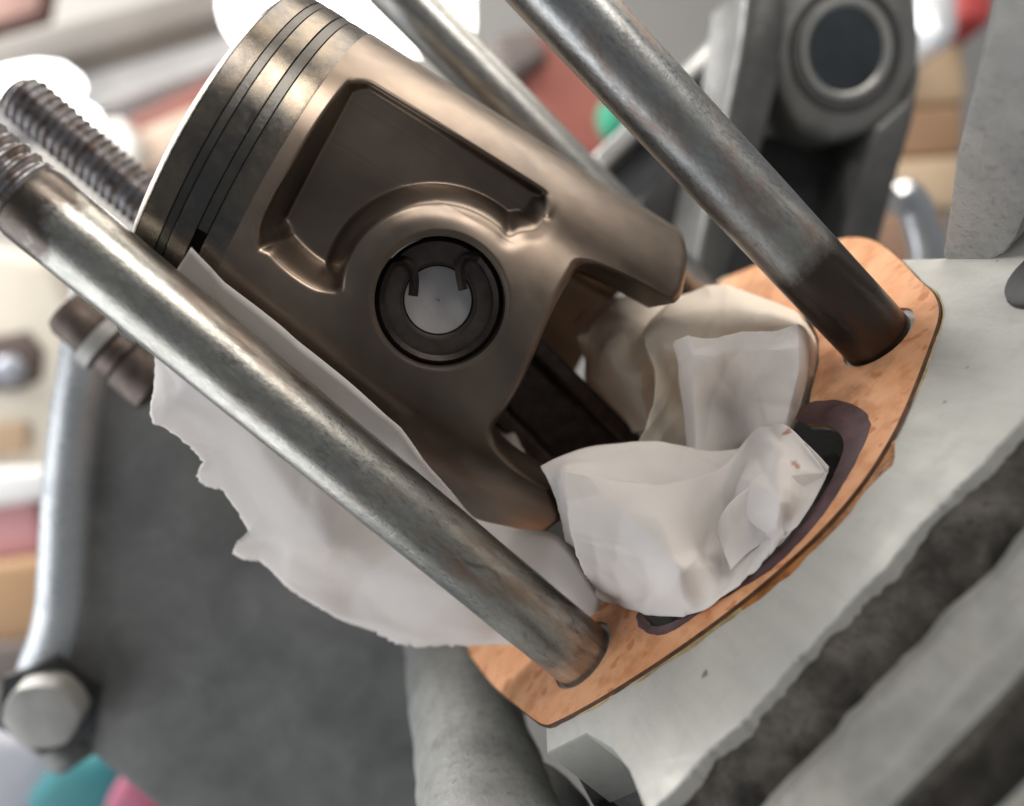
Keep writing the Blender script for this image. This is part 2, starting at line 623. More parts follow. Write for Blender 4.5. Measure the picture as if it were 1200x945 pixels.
jn = lambda x, s, a, f: a * noise.noise(Vector((x * f, s, 0.3)))
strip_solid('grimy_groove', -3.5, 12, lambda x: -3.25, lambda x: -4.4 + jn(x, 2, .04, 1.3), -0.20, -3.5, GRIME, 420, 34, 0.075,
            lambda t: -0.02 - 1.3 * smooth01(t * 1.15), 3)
strip_solid('flange_ledge', -3.5, 12, lambda x: -4.12 + jn(x, 6, .05, 1.1) + jn(x, 9, .03, 5), lambda x: -5.12 + jn(x, 4, .03, 0.6), -0.14, -3.2, CAST_D, 160, 14, 0.025,
            lambda t: -0.10 * (1 - smooth01(t * 4)) - 0.12 * smooth01((t - .8) * 5), 9)
strip_solid('flange_groove', -3.5, 12, lambda x: -5.0, lambda x: -5.2 + jn(x, 3, .03, 1.5), -0.33, -3.3, GRIME, 90, 6, 0.03, None, 14)
strip_solid('outer_ledge', -3.5, 12, lambda x: -5.6 + jn(x, 6, .02, 0.7), lambda x: -8.4, -0.22, -3.2, CAST_D, 80, 10, 0.03,
            lambda t: -0.25 * (1 - smooth01(t * 5)), 19)

# slanted cast rib standing at the right end of the deck
rib = [(0.22, -0.3), (0.20, 0.02), (-0.05, 0.25), (-1.62, 1.75), (-2.8, 2.74), (-3.55, 3.38), (-5.2, 5.1), (-7.0, 4.6), (-4.4, 2.55), (-2.7, 1.3), (-1.95, 0.75), (-1.45, 0.32),
       (-1.0, 0.02), (-0.78, -0.05), (-0.78, -0.3)]
rv, rf_ = [], []
for xx in (7.8, 9.6):
    for (y, z) in rib:
        rv.append((xx + 0.0, y, z))
k = len(rib)
bm = bmesh.new()
vs = [bm.verts.new(v) for v in rv]
fa = bm.faces.new(vs[:k])
fb = bm.faces.new(list(reversed(vs[k:])))
for i in range(k):
    bm.faces.new((vs[i], vs[k + i], vs[k + (i + 1) % k], vs[(i + 1) % k]))
bmesh.ops.recalc_face_normals(bm, faces=bm.faces)
bmesh.ops.bevel(bm, geom=[e for e in bm.edges], offset=0.06, segments=2, affect='EDGES', profile=0.5)
into(case, from_bm('cast_rib', bm, CAST_WALL))
# dark plug standing in for a dark stud at the rib foot
v, f = lathe([(-0.02, 0.62), (0.05, 0.60), (0.10, 0.5), (0.11, 0.05)], (7.62, -2.0, -0.05), (0, 0, 1), 32, True)
into(case, mesh('dark_plug', v, f, RUBBER))

# horizontal cast boss under the near left corner, lump beneath the deck corner
prof = []
for i in range(40):
    h = i / 39 * 13.0
    prof.append((h, 1.05 + 0.05 * noise.noise(Vector((h * 0.9, 0, 0))) + (0.18 * smooth01((h - 5.5) / 4))))
bc = on_y(548, 850, 3.0)
v, f = lathe(prof, (bc[0] - 0.1, 7.5, bc[2] + 0.05), (0.02, -1, -0.02), 56)
v = [p + Vector(noise.noise_vector(p * 1.6)) * 0.05 for p in v]
into(case, mesh('cast_boss', v, f, CAST))
LC = on_z(628, 985, -1.7)
lump = bmesh.new()
bmesh.ops.create_uvsphere(lump, u_segments=40, v_segments=28, radius=1.0)
for q in lump.verts:
    c = q.co
    c.x *= 0.95
    c.y *= 1.5
    c.z *= 0.8
    c += Vector(noise.noise_vector(c * 1.3)) * 0.12
    c += Vector(LC)
into(case, from_bm('corner_lump', lump, CAST))
# near-black block painting the shade of the cavity between boss and deck corner
into(case, rounded_box('recess_shade_fill', (-1.05, 1.6, -2.4), (1, 0.1, 0), (-.1, 1, 0), (0, 0, 1), 1.2, 4.6, 2.2, GRIME, None, 0.15))

# ------------------------------------------------------------------ base gasket
gasket_outer = [(-2.0, 3.36), (-1.84, 2.3), (-1.62, 1.35), (-1.3, 0.35), (-0.99, -0.52), (-0.72, -0.78), (-0.07, -1.13), (0.6, -1.43), (1.3, -1.70), (2.0, -1.92), (2.67, -2.07),
                (3.4, -2.16), (4.11, -2.12), (4.75, -1.95), (5.28, -1.72), (6.1, -1.25), (6.74, -0.83), (7.1, -0.35), (7.35, 0.25), (7.81, 1.31), (8.15, 2.3), (8.26, 3.07), (8.2, 3.6),
                (8.05, 4.3), (7.6, 5.7), (7.0, 7.0), (6.2, 7.6), (4.6, 8.0), (2.0, 8.0), (-0.2, 7.5), (-1.2, 6.6), (-1.75, 5.0)]
gl = [tuple(p) for p in catmull(gasket_outer, 5)]
gholes = [opening_loop]
for (sx_, sy_) in stud_xy.values():
    gholes.append([(px_ + 0.02, py_ - 0.02) for (px_, py_) in circle2(sx_, sy_, 0.565, 40)])
g = plate('base_gasket', gl, gholes, -0.054, 0.0, GASKET, None, 0.0)
gask = empty('cylinder_base_gasket', (3, 3, -0.075))
tag(gask, 'copper orange base gasket lying on the crankcase deck around the studs', 'gasket')
into(gask, g)
g.name = 'sheet'
# purple sealant smeared along the near lobe of the opening
outer_s = [(4.61, 0.30), (4.94, 0.12), (5.12, -0.45), (5.08, -1.10), (4.88, -1.46), (4.43, -1.72), (3.99, -1.89), (3.54, -2.0), (3.03, -2.02), (2.64, -1.95), (2.24, -1.75), (1.78, -1.52),
           (1.40, -1.38), (1.10, -1.14), (0.96, -0.7), (1.0, -0.40)]
inner_s = [tuple(p) for p in catmull(opening[:-1], 4, False)]
oo = catmull(outer_s, 6, False)
ii = [np.array(p) for p in catmull(opening[:-1], 10, False)]
n_ = len(oo)
sv, sf = [], []
for i_ in range(n_):
    q = ii[int(round(i_ / (n_ - 1) * (len(ii) - 1)))]
    p = oo[i_] + 0.022 * np.array([noise.noise(Vector((i_ * .5, 0, 0))), noise.noise(Vector((i_ * .5, 9, 0)))])
    sv += [(q[0], q[1], 0.004), (q[0] * .5 + p[0] * .5, q[1] * .5 + p[1] * .5, 0.016), (p[0], p[1], 0.003)]
for i_ in range(n_ - 1):
    for j in range(2):
        sf.append((3 * i_ + j, 3 * i_ + j + 1, 3 * i_ + 3 + j + 1, 3 * i_ + 3 + j))
s_ = into(gask, mesh('sealant_smear', sv, sf, SEALANT, None, True, 60))
s_['label'] = 'dark purple sealant smeared along the opening'


def ooze(name, i0, i1, width, mat, seed, zt=0.03):
    verts, faces = [], []
    pts = gl[i0:i1]
    for i, p in enumerate(pts):
        a, b = np.array(pts[max(i - 1, 0)]), np.array(pts[min(i + 1, len(pts) - 1)])
        d = (b - a) / (np.linalg.norm(b - a) + 1e-9)
        nrm = np.array([d[1], -d[0]])
        wv = max(0.015, width * (0.55 + 1.1 * noise.noise(Vector((i * 0.23, seed, 0))) + 0.18 * noise.noise(Vector((i * 0.6, seed, 4)))))
        wv *= min(1, i / 4, (len(pts) - 1 - i) / 4) + 0.02
        for t, z in ((0.02 / max(wv, .04), -0.042), (0.5, -0.050), (0.8, -0.054), (1.0, -0.0575)):
            q = np.array(p) + nrm * wv * t
            verts.append((q[0], q[1], z))
    for i in range(len(pts) - 1):
        for j in range(3):
            faces.append((4 * i + j, 4 * i + j + 1, 4 * i + 5 + j, 4 * i + 4 + j))
    o = into(gask, mesh(name, verts, faces, mat, None, True, 60))
    return o


ooze('sealant_ooze', 26, 50, 0.10, OOZE_Y, 3)
ooze('sealant_ooze', 44, 68, 0.20, OOZE, 7)
ooze('sealant_ooze', 70, 92, 0.07, OOZE_Y, 12)

EDGE = mat_flat('gasket_edge_oil', (0.10, 0.045, 0.022), 0.3, 0.1, 0.4, 5)
ev_, ef_ = [], []
for i, p in enumerate(gl):
    a, b = np.array(gl[i - 1]), np.array(gl[(i + 1) % len(gl)])
    d = (b - a) / np.linalg.norm(b - a)
    nrm = np.array([d[1], -d[0]])
    for (off, z) in ((-0.004, 0.0025), (0.004, 0.001), (0.008, -0.03), (0.012 + 0.025 * abs(noise.noise(Vector((i * .4, 5, 0)))), -0.0565)):
        q = np.array(p) + nrm * off
        ev_.append((q[0], q[1], z))
for i in range(len(gl)):
    j_ = (i + 1) % len(gl)
    for k in range(3):
        ef_.append((4 * i + k, 4 * i + k + 1, 4 * j_ + k + 1, 4 * j_ + k))
into(gask, mesh('oily_edge', ev_, ef_, EDGE, None, True, 60))

# ------------------------------------------------------------------ studs
PITCH, Z_TH, Z_TOP = 0.16, 9.25, 12.75


def make_stud(xy, mat, label):
    x0, y0 = xy
    root = empty('cylinder_stud', (x0, y0, -0.3))
    tag(root, label, 'stud', 'long steel cylinder studs')
    prof = [(-1.0, 0.5)] + [(-0.9 + i * (Z_TH + 0.9) / 40, 0.5 + 0.004 * noise.noise(Vector((i * .4, x0, y0)))) for i in range(41)]
    prof += [(Z_TH + 0.12, 0.47), (Z_TH + 0.2, 0.44)]
    v, f = lathe(prof, (x0, y0, 0), (0, 0, 1), 64)
    o = into(root, mesh('shank', v, f, mat, None, True, 50))
    # helical thread
    ns, per = 56, 10
    rows = int((Z_TOP - Z_TH - 0.1) / PITCH * per)
    verts, faces = [], []
    for i in range(rows + 1):
        z = Z_TH + 0.1 + i * PITCH / per
        fade = min(1, i / 12)
        top = min(1, (Z_TOP - z) / 0.22 + 0.05)
        for k in range(ns):
            th = 2 * math.pi * k / ns
            ph = (z / PITCH - k / ns) % 1.0
            tri = abs(ph - 0.5) * 2
            prof_ = min(1, max(0, (tri - 0.12) / 0.76))
            wear = 0.012 * noise.noise(Vector((math.cos(th) * 1.5 + x0, math.sin(th) * 1.5, z * 2.5)))
            r = 0.498 - 0.085 * (1 - prof_) * (0.35 + 0.65 * fade) + wear
            r = min(r, 0.498) - (1 - min(1, top)) * 0.12
            verts.append((x0 + r * math.cos(th), y0 + r * math.sin(th), z))
    for i in range(rows):
        for k in range(ns):
            k2 = (k + 1) % ns
            faces.append((i * ns + k, i * ns + k2, (i + 1) * ns + k2, (i + 1) * ns + k))
    faces.append(tuple(rows * ns + k for k in range(ns)))
    faces.append(tuple(range(ns - 1, -1, -1)))
    into(root, mesh('thread', verts, faces, THREAD, None, True, 80))
    return root


make_stud(stud_xy['N'], STUD_N, 'nearest steel stud crossing in front of the piston, with rust streaks')
make_stud(stud_xy['R1'], STUD_R, 'steel stud on the right with a blackened foot in the gasket')
make_stud(stud_xy['T'], STUD_T, 'far stud whose bare threaded end shows beyond the piston crown')
make_stud(stud_xy['R2'], STUD_T, 'far blurred stud passing behind the upper edge of the piston')

# ------------------------------------------------------------------ piston
PD = 6.032
PR = PD / 2
PIN = np.array([2.407, 3.08, 4.91])
TILT = -0.22308
AX = np.array([math.sin(TILT), 0, math.cos(TILT)])     # towards the crown
VX = np.array([math.cos(TILT), 0, -math.sin(TILT)])
WX = np.array([0, -1.0, 0])                             # towards the viewer


def pst(u, v, w):
    return PIN - AX * u + VX * v + WX * w


piston = empty('piston', tuple(PIN - AX * 3.0))
tag(piston, 'brown stained aluminium piston tilted on its connecting rod between the studs', 'piston')

poly = [(-2.42, -0.42), (-2.42, 1.72), (-2.36, 1.93), (-2.22, 2.05), (-2.0, 2.07), (0.45, 2.07), (0.62, 2.0), (0.74, 1.8), (0.70, 1.52), (0.52, 1.36)]
for a in np.linspace(math.radians(72), math.radians(205), 18):
    poly.append((1.27 * math.cos(a), 1.27 * math.sin(a)))
poly += [(-1.26, -0.60), (-1.5, -0.68), (-1.85, -0.66), (-2.2, -0.56)]
poly = np.array(catmull(poly, 4))
sharp = np.zeros(len(poly), bool)
sharp[0:28] = True


def poly_sdf(U, V):
    d = np.full(U.shape, 1e9)
    ds = np.full(U.shape, 1e9)
    db = np.full(U.shape, 1e9)
    inside = np.zeros(U.shape, bool)
    n = len(poly)
    for i in range(n):
        a, b = poly[i], poly[(i + 1) % n]
        ex, ey = b - a
        t = np.clip(((U - a[0]) * ex + (V - a[1]) * ey) / (ex * ex + ey * ey + 1e-12), 0, 1)
        dd = np.hypot(U - a[0] - t * ex, V - a[1] - t * ey)
        d = np.minimum(d, dd)
        if sharp[i]:
            ds = np.minimum(ds, dd)
        else:
            db = np.minimum(db, dd)
        cond = ((a[1] > V) != (b[1] > V))
        xi = a[0] + (V - a[1]) / (b[1] - a[1] + 1e-12) * (b[0] - a[0])
        inside ^= cond & (U < xi)
    return inside, ds, db


def bottom(v):
    a = abs(v)
    # boss underside, arch fillet, skirt
    mid = 1.46 - 0.10 * math.tanh(v / 0.8) * (1 if a < 1.6 else 1) * math.exp(-((a) / 1.3) ** 4)
    wall0, ww, pw = (1.34, 0.34, 2.6) if v > 0 else (1.02, 0.60, 2.4)
    if v > 0:
        skirt = 3.06 - 0.10 * max(0, 1 - (a - 1.66) / 0.25) ** 2 * (1 if a >= 1.66 else 0)
    else:
        skirt = 3.27 - 0.55 * max(0, 1 - (a - 1.6) / 0.45) ** 1.6
    t = (a - wall0) / ww
    if t <= 0:
        return mid
    if t >= 1:
        return skirt
    return mid + ((3.0 if v > 0 else 2.7) - mid) * (1 - (max(0, 1 - t ** pw)) ** 0.5)


# angular samples: fine over the viewed half
phis = []
a = -math.pi
while a < math.pi - 1e-4:
    phis.append(a)
    fa_ = abs(a)
    v_ = abs(PR * math.sin(a))
    if fa_ < 1.25:
        a += 0.0042 if 1.15 < v_ < 1.75 else 0.0068
    else:
        a += 0.03
phis = np.array(phis)
NP = len(phis)
u_rows = np.linspace(-2.66, 1.30, 300)
low_t = np.linspace(0, 1, 46)[1:]
bot = np.array([bottom(PR * math.sin(p)) if abs(p) < math.pi / 2 else 3.06 + 0.21 * (0.5 - 0.5 * math.sin(p)) + 0.3 * smooth01((abs(p) - 1.6) / 0.8) for p in phis])
Ug = np.zeros((len(u_rows) + len(low_t), NP))
Ug[:len(u_rows)] = u_rows[:, None]
for i, t in enumerate(low_t):
    Ug[len(u_rows) + i] = 1.30 + (bot - 1.30) * t
Vg = np.broadcast_to(PR * np.sin(phis), Ug.shape).copy()
Wg = np.broadcast_to(PR * np.cos(phis), Ug.shape).copy()
front_mask = np.abs(phis) < 1.3
Wc = Wg.copy()
# flat-ish boss face and pocket
inside, ds, db = poly_sdf(Ug, Vg)
floor = 2.00 + 0.035 * Vg - 0.02 * (Ug + 1)
amt = smooth01(ds / 0.07) * smooth01(db / 0.36)
amt = np.where(inside, amt, 0)
rad = np.hypot(Ug, Vg)
Wn = Wc + (np.minimum(floor, Wc) - Wc) * amt
# soft rounding of the pocket lip on the boss side
lip = np.exp(-(db / 0.10) ** 2) * 0.035 * smooth01(ds / 0.12)
Wn = Wn - lip
def blur(Z, k, ax):
    w_ = np.exp(-0.5 * (np.arange(-3 * k, 3 * k + 1) / k) ** 2)
    w_ /= w_.sum()
    Zp = np.pad(Z, [(3 * k, 3 * k) if a_ == ax else (0, 0) for a_ in (0, 1)], mode='edge')
    return sum(w_[i_] * np.take(Zp, range(i_, i_ + Z.shape[ax]), axis=ax) for i_ in range(len(w_)))


Dz = Wn - Wc
Wn = Wc + blur(blur(Dz, 2, 0), 2, 1)
# boss face: slightly spot-faced, chamfer at the bore
Wn = Wn - np.where(rad < 0.95, 0.045 * smooth01((0.95 - rad) / 0.09), 0)
# rounded lower rim
edge_d = (bot[None, :] - Ug)
rim = np.clip(1 - edge_d / 0.14, 0, 1)
Wsc = 1 - 0.035 * rim ** 2
Wg = np.where(front_mask[None, :], Wn, Wc)
Vg2 = Vg * (1 - 0.02 * rim ** 2)
Wg = Wg * Wsc
# a slight barrel and machining unevenness
verts = []
rowsN = Ug.shape[0]
for i in range(rowsN):
    for k in range(NP):
        verts.append(pst(Ug[i, k], Vg2[i, k], Wg[i, k]))
faces = []
for i in range(rowsN - 1):
    for k in range(NP):
        k2 = (k + 1) % NP
        faces.append((i * NP + k, i * NP + k2, (i + 1) * NP + k2, (i + 1) * NP + k))
# inner shell
base_i = len(verts)
IR = PR - 0.34
inn = [lambda k: bot[k] - 0.02, lambda k: bot[k] - 0.5, lambda k: 0.4, lambda k: -1.2, lambda k: -2.1]
for fn in inn:
    for k in range(NP):
        s = math.sin(phis[k])
        c = math.cos(phis[k])
        verts.append(pst(fn(k), IR * s, min(IR, 2.05) * c if abs(phis[k]) < 0 else max(-2.1, min(1.55, IR * c))))
for k in range(NP):
    k2 = (k + 1) % NP
    faces.append(((rowsN - 1) * NP + k, (rowsN - 1) * NP + k2, base_i + k2, base_i + k))
for i in range(len(inn) - 1):
    for k in range(NP):
        k2 = (k + 1) % NP
        faces.append((base_i + i * NP + k, base_i + i * NP + k2, base_i + (i + 1) * NP + k2, base_i + (i + 1) * NP + k))
faces.append(tuple(base_i + (len(inn) - 1) * NP + k for k in range(NP)))
faces.append(tuple(range(NP)))
body = mesh('skirt_body', verts, faces, PISTON, None, True, 35)
cut_v, cut_f = lathe([(-4, 0.865), (4, 0.865)], tuple(PIN), (0, 1, 0), 96)
cutter = mesh('cutter', cut_v, cut_f, None, None, True, 40)
md = body.modifiers.new('bore', 'BOOLEAN')
md.operation = 'DIFFERENCE'
md.object = cutter
md.solver = 'EXACT'
dg = bpy.context.evaluated_depsgraph_get()
dg.update()
nm = bpy.data.meshes.new_from_object(body.evaluated_get(dg))
body.modifiers.clear()
body.data = nm
nm.polygons.foreach_set('use_smooth', [True] * len(nm.polygons))
nm.set_sharp_from_angle(angle=math.radians(35))
bpy.data.objects.remove(cutter)
into(piston, body)

# crown with ring lands and grooves (profile: distance along -axis)
R_ = PR - 0.012
prof = [(-3.90, 0.0), (-3.90, 1.2), (-3.88, 2.2), (-3.84, R_ - 0.16), (-3.80, R_ - 0.09), (-3.755, R_ - 0.05), (-3.745, R_ - 0.075), (-3.735, R_ - 0.02),
        (-3.47, R_ - 0.005), (-3.465, R_ - 0.004), (-3.465, R_ - 0.22), (-3.335, R_ - 0.22), (-3.335, R_ - 0.004), (-3.33, R_), (-3.105, R_), (-3.10, R_ - 0.004), (-3.10, R_ - 0.22),
        (-2.945, R_ - 0.22), (-2.945, R_ - 0.004), (-2.94, R_), (-2.70, R_), (-2.655, PR)]
pv, pf = lathe([(u, max(r, 0.001)) for (u, r) in prof], tuple(PIN), tuple(-AX), 220)
into(piston, mesh('crown', pv, pf, LAND, None, True, 25))

GROOVE_SHADE = mat_flat('groove_shade', (0.012, 0.011, 0.010), 0.8, 0.0, 0.3, 4)  # near-black liner paints recess shade into the ring grooves
for (ua, ub_) in ((-3.464, -3.336), (-3.099, -2.946)):
    pv, pf = lathe([(ua, R_ - 0.03), (ua + 0.004, R_ - 0.205), (ub_ - 0.004, R_ - 0.205), (ub_, R_ - 0.03)], tuple(PIN), tuple(-AX), 220, False)
    into(piston, mesh('ring_groove', pv, pf, GROOVE_SHADE, None, True, 25))


def ring(u0, u1, r_out, gap_v0=None, gap_v1=None):
    segs = 260
    vv, ff = [], []
    keep = []
    for k in range(segs + 1):
        keep.append(2 * math.pi * k / segs)
    if gap_v0 is not None:
        p0, p1 = math.asin(gap_v0 / r_out), math.asin(gap_v1 / r_out)
        keep = [p1 + (2 * math.pi - (p1 - p0)) * k / segs for k in range(segs + 1)]
    for p in keep:
        s, c = math.sin(p), math.cos(p)
        for (u, r) in ((u0, r_out - 0.2), (u0, r_out - 0.01), (u0 + 0.01, r_out), (u1 - 0.01, r_out), (u1, r_out - 0.01), (u1, r_out - 0.2)):
            vv.append(pst(u, r * s, r * c))
    for k in range(segs):
        for j in range(6):
            j2 = (j + 1) % 6
            ff.append((k * 6 + j, k * 6 + j2, (k + 1) * 6 + j2, (k + 1) * 6 + j))
    ff.append(tuple(range(6)))
    ff.append(tuple(segs * 6 + j for j in range(6)))
    return into(piston, mesh('piston_ring', vv, ff, RING, None, True, 30))


ring(-3.459, -3.342, R_ - 0.008)
ring(-3.094, -2.952, R_ - 0.008, -1.13, -0.70)

# wrist pin with recessed core and the circlip
pin = empty('wrist_pin', tuple(PIN))
pv, pf = lathe([(-2.55, 0.50), (-2.60, 0.53), (-2.60, 0.80), (-2.55, 0.845), (2.55, 0.845), (2.6, 0.8), (2.6, 0.53), (2.55, 0.50), (-1.85, 0.455), (-2.1, 0.46)], tuple(PIN), (0, 1, 0), 96, False)
fpin = mesh('tube', pv, pf + [(9 * 96 + k, 9 * 96 + (k + 1) % 96, (k + 1) % 96, k) for k in range(96)], PIN_STEEL, None, True, 30)
pin.parent = piston
pin.matrix_parent_inverse = Matrix.Translation(-Vector(piston.location))
into(pin, fpin)
pv, pf = lathe([(-2.33, 0.001), (-2.35, 0.02), (-2.362, 0.026), (-2.366, 0.12), (-2.375, 0.30), (-2.38, 0.465), (-2.2, 0.466)], tuple(PIN), (0, 1, 0), 72)
core = mesh('core', pv, pf, PIN_CORE, None, True, 50)
into(pin, core)
# circlip: wire ring with two hooked ends
W_CL = 2.70
path = []
a0, a1 = math.radians(122), math.radians(28)


def uvw(px, py, w):
    d = ray(px, py)
    s = ((PIN + WX * w - CAM) @ WX) / (d @ WX)
    q = CAM + d * s - PIN
    return -(q @ AX), q @ VX


hook1 = [uvw(484, 347, W_CL), uvw(485, 338, W_CL), uvw(485, 324, W_CL), uvw(482, 313, W_CL), uvw(474, 306, W_CL)]
hook2 = [uvw(543, 340, W_CL), uvw(541, 332, W_CL), uvw(539, 320, W_CL), uvw(540, 309, W_CL), uvw(547, 301, W_CL)]
s1, s2 = hook1[-1], hook2[-1]
t1, t2 = math.atan2(s1[1], s1[0]), math.atan2(s2[1], s2[0])
arcp = []
RC = 0.80
if t2 > t1:
    t2 -= 2 * math.pi
span = (t1 - t2)
for k in range(2, 59):
    t = t1 + (2 * math.pi - span) * k / 60
    arcp.append((RC * math.cos(t), RC * math.sin(t)))
full = hook1 + arcp + hook2[::-1]
full = catmull([np.array(p) for p in full], 3, False)
pts = [pst(p[0], p[1], W_CL) for p in full]
cv, cf = tube(pts, 0.066, 4)
into(piston, mesh('circlip', cv, cf, DARK_STEEL, None, True, 50))

# ------------------------------------------------------------------ connecting rod
rod = empty('connecting_rod', (2.9, 3.08, -4))
tag(rod, 'dark forged connecting rod running from the piston into the crankcase', 'connecting rod')
RB = np.array([2.05, 3.08, -2.6])
d_ = PIN - RB
d_ /= np.linalg.norm(d_)
rv_ = np.cross(np.array([0, 1.0, 0]), d_)
rv_ /= np.linalg.norm(rv_)


def rod_pt(h, x, y):
    return RB + d_ * h + rv_ * x + np.array([0, y, 0])


Lr = float(np.linalg.norm(PIN - RB))
cross = lambda wv, t: [(-wv, -t), (-wv + .28, -t), (-wv + .38, -t * .45), (wv - .38, -t * .45), (wv - .28, -t), (wv, -t), (wv, t), (wv - .28, t), (wv - .38, t * .45), (-wv + .38, t * .45), (-wv + .28, t), (-wv, t)]
vv, ff = [], []
NH = 14
for i in range(NH + 1):
    h = i / NH * (Lr - 0.9)
    wv = 0.88 - 0.12 * i / NH
    for (x, y) in cross(wv, 0.62):
        vv.append(rod_pt(h, x, y))
for i in range(NH):
    for j in range(12):
        j2 = (j + 1) % 12
        ff.append((i * 12 + j, i * 12 + j2, (i + 1) * 12 + j2, (i + 1) * 12 + j))
ff.append(tuple(range(12)))
ff.append(tuple(NH * 12 + j for j in range(12)))
sh = mesh('shank', vv, ff, ROD, None, True, 30)
bv = sh.modifiers.new('bevel', 'BEVEL')
bv.width = 0.05
bv.segments = 2
into(rod, sh)
ev, ef = lathe([(-0.75, 0.87), (-0.75, 1.2), (0.75, 1.2), (0.75, 0.87)], tuple(PIN), (0, 1, 0), 64, False)
ef += [(3 * 64 + k, 3 * 64 + (k + 1) % 64, (k + 1) % 64, k) for k in range(64)]
into(rod, mesh('small_end', ev, ef, ROD, None, True, 30))


# ------------------------------------------------------------------ paper towel
def pp(p):
    if len(p) == 4:
        return on_z(p[0], p[1], p[3])
    return on_y(p[0], p[1], p[2])


def cr_weights(t):
    return np.array([-t + 2 * t * t - t ** 3, 2 - 5 * t * t + 3 * t ** 3, t + 4 * t * t - 3 * t ** 3, -t * t + t ** 3]) * 0.5


def paper_sheet(name, grid, mat, parent, n=12, soft=0.45, amp=0.05, seed=0, torn=(), fib=0.05, zmin=None, freq=1.0):
    """control grid -> thin crumpled sheet: half faceted, half smooth interpolation, plus small sharp random folds.
    torn: which borders are ragged, out of 'top', 'bottom', 'left', 'right'"""
    G = np.array([[pp(p) for p in row] for row in grid])
    nr, nc = G.shape[:2]
    GP = np.pad(G, ((1, 1), (1, 1), (0, 0)), mode='edge')
    GP[0] = 2 * GP[1] - GP[2]
    GP[-1] = 2 * GP[-2] - GP[-3]
    GP[:, 0] = 2 * GP[:, 1] - GP[:, 2]
    GP[:, -1] = 2 * GP[:, -2] - GP[:, -3]
    R, C = (nr - 1) * n + 1, (nc - 1) * n + 1
    rnd = random.Random(int(seed * 100))
    P = np.zeros((R, C, 3))
    for i in range(R):
        r = min(i // n, nr - 2)
        tr = i / n - r
        wr = cr_weights(tr)
        for j in range(C):
            c = min(j // n, nc - 2)
            tc_ = j / n - c
            wc = cr_weights(tc_)
            sm = np.einsum('i,j,ijk->k', wr, wc, GP[r:r + 4, c:c + 4])
            li = (G[r, c] * (1 - tr) * (1 - tc_) + G[r, c + 1] * (1 - tr) * tc_ + G[r + 1, c] * tr * (1 - tc_) + G[r + 1, c + 1] * tr * tc_)
            P[i, j] = sm * soft + li * (1 - soft)
    du = np.gradient(P, axis=0)
    dv = np.gradient(P, axis=1)
    N = np.cross(du, dv)
    N /= np.linalg.norm(N, axis=2, keepdims=True) + 1e-9
    # sheet coordinates in cm
    S = np.concatenate([np.zeros((1, C)), np.cumsum(np.linalg.norm(np.diff(P, axis=0), axis=2), axis=0)])
    T = np.concatenate([np.zeros((R, 1)), np.cumsum(np.linalg.norm(np.diff(P, axis=1), axis=2), axis=1)], axis=1)
    H = np.zeros((R, C))
    Lr_, Lc_ = float(S.max()), float(T.max())
    K_ = int((8 + 3.2 * Lr_ * Lc_) * freq)
    for k in range(K_):
        cs, ct = rnd.uniform(0, Lr_), rnd.uniform(0, Lc_)
        an = rnd.uniform(0, math.pi)
        ln, wd = rnd.uniform(0.35, 1.4), rnd.uniform(0.06, 0.30)
        a = rnd.choice((-1, 1)) * rnd.uniform(0.3, 1.0) * min(1, wd / 0.18)
        ds_, dt_ = S - cs, T - ct
        al = ds_ * math.cos(an) + dt_ * math.sin(an)
        pr = -ds_ * math.sin(an) + dt_ * math.cos(an) + 0.10 * al * al * rnd.uniform(-1, 1)
        H += a * np.exp(-np.abs(pr) / wd) * smooth01(1.5 - np.abs(al) / ln * 1.5)
    und = np.array([[noise.noise(Vector((S[i, j] * 0.8, T[i, j] * 0.8, seed))) for j in range(C)] for i in range(R)])
    H += 0.8 * und
    P = P + N * (H * amp)[..., None]
    if zmin is not None:
        P[..., 2] = np.maximum(P[..., 2], zmin)
    for side in torn:
        for d in range(3):
            fall = (1, 0.45, 0.15)[d]
            idx = {'top': [(d, j) for j in range(C)], 'bottom': [(R - 1 - d, j) for j in range(C)], 'left': [(i, d) for i in range(R)], 'right': [(i, C - 1 - d) for i in range(R)]}[side]
            for (i, j) in idx:
                q = Vector(P[i, j])
                jit = Vector(noise.noise_vector(q * 3 + Vector((seed, 0, 0)))) * fib * 0.5 + Vector(noise.noise_vector(q * 14)) * fib * 0.9 + Vector(noise.noise_vector(q * 40)) * fib * 0.8
                jit *= 0.35 + 1.3 * max(0, noise.noise(q * 1.1 + Vector((2, seed, 5))) + 0.3)
                jit.y *= 0.3
                P[i, j] += np.array(jit) * fall
    verts = P.reshape(-1, 3)
    faces = [(i * C + j, i * C + j + 1, (i + 1) * C + j + 1, (i + 1) * C + j) for i in range(R - 1) for j in range(C - 1)]
    o = mesh(name, verts, faces, mat, None, True, 75, False)
    sol = o.modifiers.new('thickness', 'SOLIDIFY')
    sol.thickness = 0.008
    sol.offset = 0
    return into(parent, o)


